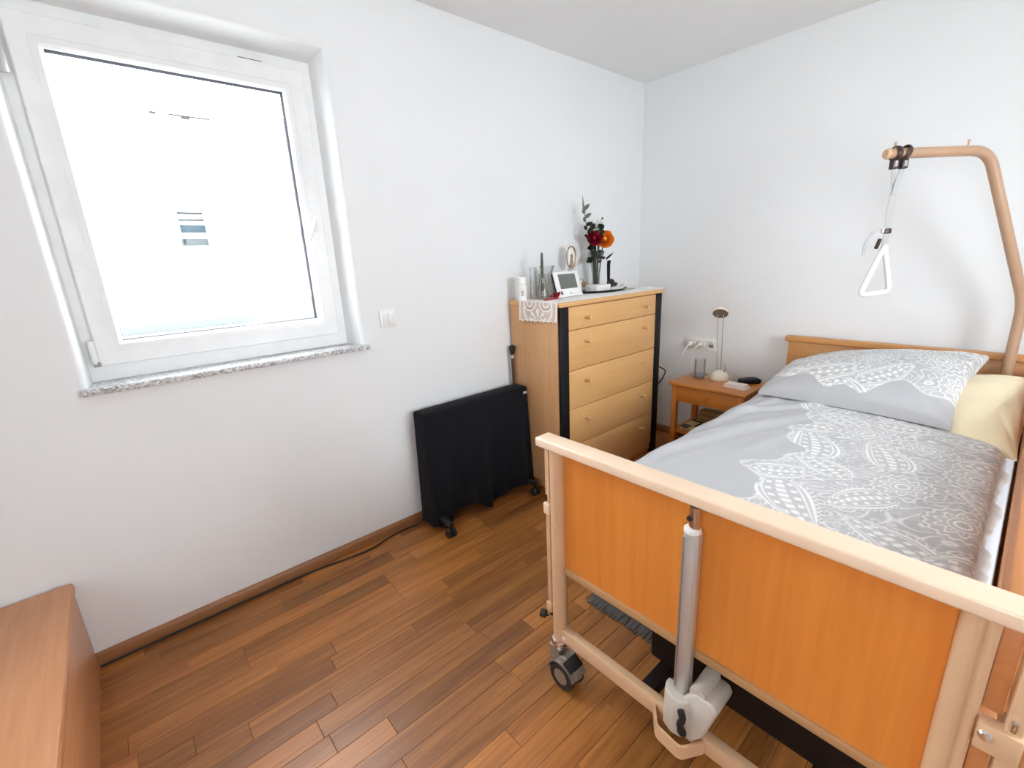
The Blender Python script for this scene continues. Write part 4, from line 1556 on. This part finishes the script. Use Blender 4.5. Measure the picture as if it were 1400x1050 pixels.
VB = Vector((0.105, -0.655, TZ + 0.012))
rose('red_rose', 'crimson artificial rose in the glass vase', (0.128, -0.703, 1.474), 0.044, 'red_petal', VB + Vector((.004, -.006, 0)), 4)
rose('orange_rose', 'large orange artificial rose in the glass vase', (0.150, -0.622, 1.468), 0.055, 'orange_petal', VB + Vector((.006, .008, 0)), 9)
# leafy sprig rising above
t = thing('leafy_sprig', 'tall grey-green artificial sprig rising above the roses', 'flower', VB + Vector((-.008, -.004, 0)), 'flowers in the glass vase')
p0, p1 = VB + Vector((-.008, -.004, 0)), Vector((0.098, -0.772, 1.665))
MB().tube([p0, p0.lerp(p1, .5) + Vector((0, 0.02, 0)), p1], [0.003, 0.0025, 0.0012], 8).build('stem', 'leaf', t)
for k in range(9):
    u = 0.60 + 0.045 * k
    b0 = p0.lerp(p1, u) + Vector((0, 0.012 * (1 - u), 0))
    s_ = -1 if k % 2 else 1
    ln = 0.060 - 0.003 * k
    m = MB()
    leaf(m, b0, b0 + Vector((0.018, s_ * ln, 0.010 + 0.004 * k)), 0.026, 0.006)
    thicken(m).build('leaf', 'leaf' if k < 5 else 'pale_leaf', t)
m = MB()
leaf(m, p1 - Vector((0, 0, 0.02)), p1 + Vector((0.004, -0.012, 0.062)), 0.016, 0.0, Vector((1, 0, 0)))
thicken(m).build('leaf', 'pale_leaf', t)
# green filler foliage
t = thing('foliage_bunch', 'dark green artificial leaves round the rose stems', 'foliage', VB + Vector((0, 0, 0.002)), 'flowers in the glass vase')
rr = random.Random(5)
for k in range(20):
    a = 2 * PI * k / 20 + rr.uniform(-.2, .2)
    z = rr.uniform(1.34, 1.50) if k % 3 else rr.uniform(1.50, 1.545)
    r0 = rr.uniform(0.01, 0.03)
    b0 = Vector((0.108 + r0 * math.cos(a), -0.662 + r0 * math.sin(a), z))
    m = MB()
    leaf(m, b0, b0 + Vector((0.035 * math.cos(a), 0.050 * math.sin(a), rr.uniform(-0.01, 0.035))), 0.044, 0.012)
    thicken(m).build('leaf', 'leaf', t)
for k in range(5):
    a = 2 * PI * k / 5
    MB().tube([VB + Vector((0.010 * math.cos(a), 0.010 * math.sin(a), 0.002)), Vector((0.108 + 0.014 * math.cos(a), -0.660 + 0.02 * math.sin(a), 1.38)),
               Vector((0.108 + 0.024 * math.cos(a), -0.665 + 0.035 * math.sin(a), 1.45))], 0.0042, 8).build('stem', 'leaf', t)
m = MB()
leaf(m, (0.11, -0.70, 1.45), (0.135, -0.795, 1.485), 0.012)
leaf(m, (0.14, -0.60, 1.34), (0.165, -0.545, 1.385), 0.014)
thicken(m).build('long_leaves', 'leaf', t)
# white flower with bud
t = thing('white_flower', 'white artificial blossom behind the orange rose', 'flower', VB + Vector((0, .004, 0.004)), 'flowers in the glass vase')
MB().tube([VB + Vector((0, .004, 0.004)), (0.100, -0.648, 1.44), (0.100, -0.640, 1.545)], 0.003, 8).build('stem', 'leaf', t)
for k in range(5):
    a = 2 * PI * k / 5
    m = MB()
    leaf(m, (0.100, -0.640, 1.545), (0.105 + 0.018 * math.cos(a), -0.640 + 0.042 * math.cos(a + .4), 1.560 + 0.036 * math.sin(a + .4)), 0.030)
    thicken(m).build('petal', 'white_petal', t)
MB().ball((0.104, -0.588, 1.600), 0.005, 0.009, 0.006).build('bud', 'leaf', t)
MB().tube([(0.100, -0.640, 1.545), (0.104, -0.590, 1.598)], 0.0012, 6).build('bud_stem', 'leaf', t)

# hairbrush standing on end
t = thing('hair_brush', 'black hairbrush standing upright beside the vase', 'brush', (0.175, -0.598, TZ + 0.018))
MB().tube([(0.172, -0.606, TZ + 0.045), (0.168, -0.602, TZ + 0.16), (0.164, -0.592, TZ + 0.185)], [0.011, 0.013, 0.014], 12, True, (1.0, 0.55)).build('handle', 'black', t)
m = MB().ball((0.178, -0.590, TZ + 0.045), 0.020, 0.036, 0.026)
m.ball((0.182, -0.555, TZ + 0.034), 0.016, 0.030, 0.013)
m.build('bristle_head', 'rubber', t)
t = thing('ball_pen', 'grey pen lying at the right end of the tray', 'pen', (0.165, -0.485, TOP + 0.012))
MB().tube([(0.20, -0.53, TOP + 0.0185), (0.160, -0.425, TOP + 0.0285)], 0.0042, 10).build('barrel', 'grey_metal', t)
MB().tube([(0.208, -0.551, TOP + 0.0165), (0.20, -0.53, TOP + 0.0185)], [0.001, 0.0042], 10).build('tip', 'rubber', t)
o = MB().box(0.17, 0.31, -0.375, -0.295, TOP, TOP + 0.006, 0.001, rot=rotz(0.1))
tag(o.build('paper_pad', 'paper'), 'thin white paper pad at the far end of the lace runner', 'paper')
o = thing('nail_file', 'small dark flat file lying near the paper pad', 'file', (0.25, -0.45, TOP))
MB().box(0.235, 0.247, -0.492, -0.405, TOP, TOP + 0.003, 0.001, rot=rotz(0.15)).build('blade', 'grey_metal', o)

# ================================================================== radiator under a black cover
ht = thing('oil_radiator', 'electric radiator on casters under a black cloth cover', 'radiator', (0.12, -1.695, 0.0))
HX0, HX1, HY0, HY1, HZ = 0.050, 0.150, -2.052, -1.352, 0.650


def cover(u, v):
    """u goes round the four sides, v from hem to top"""
    per = [(HX0, HY1), (HX1, HY1), (HX1, HY0), (HX0, HY0), (HX0, HY1)]
    ls = [math.dist(per[i], per[i + 1]) for i in range(4)]
    s = u * sum(ls)
    i = 0
    while i < 3 and s > ls[i]:
        s -= ls[i]
        i += 1
    k = min(1.0, s / ls[i])
    x = per[i][0] + (per[i + 1][0] - per[i][0]) * k
    y = per[i][1] + (per[i + 1][1] - per[i][1]) * k
    nx, ny = ((0, 1), (1, 0), (0, -1), (-1, 0))[i]
    lowr = (1 - v) ** 1.3
    fold = 0.014 * math.sin(y * 21 + 0.8) + 0.008 * math.sin(y * 47)
    hem = 0.045
    if i == 1:
        yy = (y - HY0) / (HY1 - HY0)
        hem = 0.060 - 0.052 * math.exp(-((yy - 0.10) / 0.10) ** 2) - 0.050 * math.exp(-((yy - 0.55) / 0.13) ** 2) + 0.03 * math.exp(-((yy - 0.33) / 0.07) ** 2)
        x += lowr * (0.035 + fold * 1.6)
    elif i in (0, 2):
        y += ny * lowr * 0.010
        x += lowr * 0.03 * (x - HX0) / (HX1 - HX0)
        hem = 0.03
    else:
        x += -lowr * 0.004 * (1 + math.sin(y * 30))
    return (x, y, hem + (HZ - 0.012 - hem) * v)


b_m = MB().grid(cover, 161, 22)
ring_top = [cover(k / 160, 1.0) for k in range(160)]
cz = []
for lvl, (ins, z) in enumerate(((0.0, HZ - 0.012), (0.004, HZ - 0.004), (0.012, HZ), (0.05, HZ + 0.001))):
    row = []
    for p in ring_top:
        x = min(max(p[0], HX0 + ins), HX1 - ins)
        y = min(max(p[1], HY0 + ins), HY1 - ins)
        sag = 0.006 * math.sin(y * 9)
        row.append((x, y, z - 0.004 + 0.006 * abs(math.sin(y * 6)) if lvl == 3 else z))
    cz.append(row)
v = [p for r_ in cz for p in r_]
f = []
for i in range(3):
    for j in range(160):
        f.append((i * 160 + j, i * 160 + (j + 1) % 160, (i + 1) * 160 + (j + 1) % 160, (i + 1) * 160 + j))
b_m.add(v, f)
bmesh.ops.remove_doubles(b_m.bm, verts=b_m.bm.verts, dist=0.0006)
cov = b_m.build('cloth_cover', 'black_cloth', ht, 70)
MB().box(0.070, 0.128, -2.02, -1.385, 0.10, 0.625, 0.006).build('body', 'rubber', ht)
for y in (-2.020, -1.415):
    ft = MB().box(0.035, 0.270, y - 0.016, y + 0.016, 0.062, 0.088, 0.006).build('foot_bar', 'rubber', ht)
    for x in (0.045, 0.262):
        m = MB()
        m.lathe([(0.0, -0.008), (0.022, -0.008), (0.0245, -0.004), (0.0245, 0.004), (0.022, 0.008), (0.0, 0.008)], 20,
                Matrix.Rotation(PI / 2, 4, 'X') , (x, y - 0.014, 0.0246))
        m.lathe([(0.0, -0.008), (0.022, -0.008), (0.0245, -0.004), (0.0245, 0.004), (0.022, 0.008), (0.0, 0.008)], 20,
                Matrix.Rotation(PI / 2, 4, 'X') , (x, y + 0.014, 0.0246))
        m.box(x - 0.008, x + 0.008, y - 0.006, y + 0.006, 0.02, 0.066)
        m.build('caster', 'rubber', ft)
m = MB().box(0.150, 0.156, -1.382, -1.352, 0.604, 0.619, 0.003)
m.build('badge', 'alu', ht)
for z in (0.53, 0.475):
    MB().tube([(0.125, -1.354, z), (0.125, -1.334, z)], [0.020, 0.017], 16).build('control_knob', 'rubber', ht)
cab = [(0.060, -2.02, 0.10), (0.045, -2.075, 0.012), (0.034, -2.14, 0.006), (0.040, -2.25, 0.006), (0.066, -2.37, 0.006), (0.055, -2.50, 0.006),
       (0.034, -2.65, 0.006), (0.028, -2.85, 0.006), (0.027, -3.10, 0.006), (0.027, -3.40, 0.006)]
sm = []
for i in range(len(cab) - 1):
    p0_, p1_, p2_, p3_ = [Vector(cab[max(0, min(len(cab) - 1, i + d))]) for d in (-1, 0, 1, 2)]
    for k in range(6):
        s_ = k / 6
        sm.append(0.5 * ((2 * p1_) + (p2_ - p0_) * s_ + (2 * p0_ - 5 * p1_ + 4 * p2_ - p3_) * s_ ** 2 + (3 * p1_ - p0_ - 3 * p2_ + p3_) * s_ ** 3))
sm.append(Vector(cab[-1]))
MB().tube(sm, 0.0042, 8).build('power_cord', 'rubber', ht)

# stick leaning between radiator and dresser
t = thing('walking_stick', 'dark walking stick with a black handle between radiator and dresser', 'stick', (0.075, -1.346, 0.0))
MB().tube([(0.040, -1.3455, 0.0), (0.036, -1.3525, 0.800)], [0.0075, 0.0085], 12).build('shaft', 'copper', t)
MB().tube([(0.036, -1.3525, 0.800), (0.036, -1.353, 0.822)], [0.0095, 0.010], 14).build('ferrule', 'alu', t)
m = MB().prism([(0.020, 0.870), (0.026, 0.838), (0.031, 0.820), (0.043, 0.820), (0.050, 0.845), (0.058, 0.872), (0.036, 0.880)], 'y', -1.366, -1.342, 0.003)
m.build('handle', 'rubber', t)

# ================================================================== light switch, sockets
t = thing('light_switch', 'white double rocker switch beside the window', 'light switch', (0.0, -2.109, 1.083))
MB().box(0.0005, 0.011, -2.150, -2.068, 1.083, 1.166, 0.003).build('frame', 'white', t)
for y0, y1 in ((-2.1375, -2.1095), (-2.1085, -2.0805)):
    MB().box(0.010, 0.0155, y0, y1, 1.0955, 1.1535, 0.0015, rot=Matrix.Rotation(0.05, 4, 'Y')).build('rocker', 'white', t)
t = thing('wall_sockets', 'white triple wall socket above the nightstand', 'socket', (0.531, 0.0, 0.688))
MB().box(0.418, 0.645, -0.0105, -0.0005, 0.688, 0.770, 0.003).build('frame', 'white', t)
for x in (0.4595, 0.5315, 0.6035):
    so = MB().lathe([(0.030, 0.0), (0.030, 0.004), (0.0215, 0.0045), (0.0205, -0.006), (0.0, -0.0062)], 24, Matrix.Rotation(PI / 2, 4, 'X'), (x, -0.0105, 0.729)).build('outlet', 'white', t)
    for d in (-0.009, 0.009):
        MB().tube([(x + d, -0.0035, 0.729), (x + d, -0.0055, 0.729)], 0.0026, 8).build('hole', 'rubber', so)


def cord(name, label, pts, r, mat, plug=None):
    t = thing(name, label, 'cord', pts[-1])
    sm = []
    for i in range(len(pts) - 1):
        a, b, c, d = [Vector(pts[max(0, min(len(pts) - 1, i + q))]) for q in (-1, 0, 1, 2)]
        for k in range(6):
            s_ = k / 6
            sm.append(0.5 * ((2 * b) + (c - a) * s_ + (2 * a - 5 * b + 4 * c - d) * s_ ** 2 + (3 * b - a - 3 * c + d) * s_ ** 3))
    sm.append(Vector(pts[-1]))
    MB().tube(sm, r, 8).build('wire', mat, t)
    if plug:
        x, z = plug
        MB().tube([(x, -0.016, z), (x, -0.034, z), (x, -0.046, z)], [0.0185, 0.0175, 0.008], 18).build('plug', mat, t)
    return t


cord('charger_cable', 'white cord hanging from the left socket behind the dresser', [(0.4595, -0.046, 0.729), (0.448, -0.070, 0.69), (0.41, -0.085, 0.60), (0.35, -0.09, 0.53), (0.26, -0.10, 0.48), (0.18, -0.12, 0.40)],
     0.003, 'white', (0.4595, 0.729))
cord('power_cable', 'black cable loop sticking out behind the dresser', [(0.30, -0.30, 0.60), (0.37, -0.315, 0.605), (0.435, -0.31, 0.585), (0.425, -0.315, 0.53), (0.36, -0.31, 0.44), (0.30, -0.30, 0.36)],
     0.0042, 'rubber')

# ================================================================== nightstand
ns = thing('nightstand', 'honey pine nightstand with a drawer and an open shelf', 'nightstand', (0.80, -0.29, 0.0))
NX0, NX1, NY0, NY1 = 0.560, 1.046, -0.474, -0.130
MB().box(NX0, NX1, NY0, NY1, 0.540, 0.560, 0.005, 3).build('top', 'night_x', ns)
for x in (NX0 + 0.018, NX1 - 0.050):
    for y in (NY0 + 0.016, NY1 - 0.050):
        MB().box(x, x + 0.034, y, y + 0.034, 0.0, 0.5405, 0.002).build('leg', 'night_z', ns)
d = MB().box(NX0 + 0.053, NX1 - 0.051, NY0 + 0.020, NY0 + 0.040, 0.434, 0.536, 0.002).build('drawer', 'night_x', ns)
MB().lathe([(0.006, 0.0), (0.007, 0.008), (0.012, 0.014), (0.012, 0.018), (0.0, 0.022)], 16, Matrix.Rotation(PI / 2, 4, 'X'), (0.805, NY0 + 0.0205, 0.486)).build('knob', 'night_x', d)
for x in (NX0 + 0.022, NX1 - 0.040):
    MB().box(x, x + 0.018, NY0 + 0.050, NY1 - 0.050, 0.430, 0.539).build('side_apron', 'night_x', ns)
    MB().box(x, x + 0.022, NY0 + 0.050, NY1 - 0.050, 0.205, 0.235, 0.002).build('stretcher', 'night_x', ns)
MB().box(NX0 + 0.053, NX1 - 0.051, NY1 - 0.040, NY1 - 0.022, 0.430, 0.539).build('back_apron', 'night_x', ns)
MB().box(NX0 + 0.045, NX1 - 0.041, NY0 + 0.030, NY1 - 0.020, 0.215, 0.2325, 0.002).build('shelf', 'night_x', ns)

# things on the nightstand
lamp = thing('table_lamp', 'small lamp with a cream dome base and two thin rods', 'lamp', (0.775, -0.225, 0.560))
MB().lathe([(0.0, 0.0), (0.058, 0.0), (0.060, 0.006), (0.057, 0.024), (0.045, 0.044), (0.024, 0.056), (0.010, 0.062), (0.0, 0.063)], 28, loc=(0.775, -0.225, 0.560)).build('base', 'offwhite', lamp)
MB().tube([(0.800, -0.225, 0.605), (0.818, -0.232, 0.640), (0.802, -0.240, 0.665)], 0.003, 8).build('switch_loop', 'grey_metal', lamp)
MB().tube(fillet([(0.5315, -0.046, 0.729), (0.515, -0.085, 0.70), (0.507, -0.085, 0.56), (0.507, -0.060, 0.30)], 0.05), 0.003, 8).build('cord', 'offwhite', lamp)
MB().tube([(0.5315, -0.016, 0.729), (0.5315, -0.034, 0.729), (0.5315, -0.046, 0.729)], [0.0185, 0.0175, 0.008], 18).build('plug', 'offwhite', lamp)
MB().tube([(0.762, -0.225, 0.612), (0.720, -0.245, 0.585), (0.700, -0.262, 0.563)], 0.003, 8).build('lead', 'offwhite', lamp)
rods = (((0.757, -0.222, 0.615), (0.728, -0.215, 0.975)), ((0.780, -0.222, 0.618), (0.768, -0.215, 0.975)))
for a, b in rods:
    MB().tube([a, b], 0.0026, 8).build('rod', 'grey_metal', lamp)
hm = Matrix.Rotation(0.35, 3, 'Z') @ Matrix.Rotation(-0.80, 3, 'X')
sh = MB().lathe([(0.046, -0.014), (0.047, -0.010), (0.044, 0.006), (0.030, 0.020), (0.012, 0.027), (0.0, 0.028)], 28, hm.to_4x4(), (0.748, -0.215, 0.992), cap=False).build('shade', 'offwhite', lamp)
MB().lathe([(0.0, -0.010), (0.0455, -0.013)], 24, hm.to_4x4(), (0.748, -0.215, 0.992), cap=False).build('reflector', 'grey_metal', sh)

vessel('drinking_glass', 'clear drinking glass on the nightstand beside the lamp', 'glass', (0.672, -0.285, 0.560),
       [(0.028, 0.0), (0.030, 0.004), (0.034, 0.05), (0.034, 0.13)], 0.002)
o = MB().box(0.590, 0.665, -0.262, -0.160, 0.560, 0.569, 0.002, rot=rotz(0.25))
tag(o.build('card_packet', 'bluegrey'), 'flat blue-grey packet at the left of the nightstand top', 'packet')
t = thing('mobile_phone', 'black rounded phone at the right of the nightstand', 'phone', (0.96, -0.20, 0.560))
MB().box(0.890, 1.015, -0.240, -0.166, 0.560, 0.590, 0.013, 4, rot=rotz(0.95)).build('body', 'black', t)
MB().box(0.910, 0.995, -0.228, -0.178, 0.5900, 0.5912, 0.0, rot=rotz(0.95)).build('screen', 'rubber', t)
t = thing('tissue_pack', 'folded pinkish-white tissues at the front of the nightstand', 'tissues', (0.945, -0.355, 0.560))
for k in range(4):
    MB().box(0.872 + .003 * k, 1.012 - .005 * k, -0.388 + .002 * k, -0.312 - .003 * k, 0.560 + 0.007 * k, 0.560 + 0.007 * k + 0.0065, 0.0028,
             rot=rotz(-0.12 + 0.03 * k)).build('tissue', 'tissue', t)
t = thing('metal_trinket', 'small grey metal trinket behind the tissues', 'trinket', (0.885, -0.255, 0.560))
MB().box(0.855, 0.905, -0.285, -0.245, 0.560, 0.572, 0.004, rot=rotz(0.3)).build('lower_shell', 'alu', t)
MB().box(0.862, 0.925, -0.245, -0.205, 0.562, 0.592, 0.006, rot=rotz(0.3) @ Matrix.Rotation(0.5, 4, 'X')).build('lid', 'grey_metal', t)

# things on the shelf and below it
t = thing('checkered_box', 'yellow and black checkered board box on the nightstand shelf', 'board box', (0.80, -0.33, 0.2325))
MB().box(0.640, 0.965, -0.452, -0.175, 0.2325, 0.262, 0.002).build('body', 'tan', t)
MB().box(0.642, 0.963, -0.450, -0.177, 0.2621, 0.266, 0.001).build('board', 'checker', t)
t = thing('magazine_stack', 'worn brown magazines lying on the checkered box', 'magazines', (0.80, -0.25, 0.2665))
for k in range(5):
    MB().box(0.672 + .006 * (k % 2), 0.935 - .005 * k, -0.285 + .006 * k, -0.180, 0.2665 + 0.013 * k, 0.2665 + 0.013 * k + 0.0125, 0.002,
             rot=rotz(0.05 * (-1) ** k)).build('magazine', 'magazine' if k % 2 else 'tan', t)
o = MB().box(0.845, 0.955, -0.400, -0.335, 0.2665, 0.285, 0.003, rot=rotz(-0.5))
tag(o.build('brown_booklet', 'magazine'), 'brown booklet lying askew on the checkered box', 'booklet')
t = MB().lathe([(0.0, 0.0), (0.020, 0.0), (0.021, 0.005), (0.021, 0.13), (0.018, 0.14), (0.0, 0.14)], 20, loc=(0.668, -0.41, 0.0))
tag(t.build('white_tube', 'white'), 'white tube standing on the floor under the nightstand', 'tube')
o = MB().box(0.705, 0.95, -0.44, -0.20, 0.0, 0.15, 0.006)
tag(o.build('black_case', 'black'), 'black case on the floor under the nightstand', 'case')

# ================================================================== rug and chest
rug = thing('fringed_rug', 'grey rug with a tasselled edge under the bed', 'rug', (1.42, -1.35, 0.0))
MB().box(1.035, 1.40, -1.815, -0.95, 0.0005, 0.010, 0.003).build('pile', 'rug', rug)
m = MB()
rr = random.Random(2)
for k in range(120):
    x = 1.04 + 0.355 * k / 119
    dx = rr.uniform(-0.006, 0.006)
    m.tube([(x, -1.812, 0.006), (x + dx, -1.84, 0.008), (x + dx * 2, -1.872 - rr.uniform(0, 0.014), 0.0035)], [0.0035, 0.0030, 0.0024], 5)
tag(m.build('fringe', 'rug', rug), kind='stuff')

ch = thing('low_wooden_chest', 'low reddish-brown wooden piece against the window wall at the near left', 'furniture', (0.5, -3.5, 0.0))
m = MB().box(0.020, 1.15, -3.640, -3.404, 0.0, 0.337, 0.002)
m.build('body', 'chest', ch)
m = MB().prism([(-3.650, 0.300), (-3.565, 0.362), (-3.400, 0.362), (-3.398, 0.337), (-3.642, 0.2995)][::-1] if False else
               [(-3.650, 0.3375), (-3.650, 0.345), (-3.600, 0.362), (-3.400, 0.362), (-3.396, 0.3375)], 'x', 0.018, 1.16, 0.003)
m.build('lid', 'chest', ch)
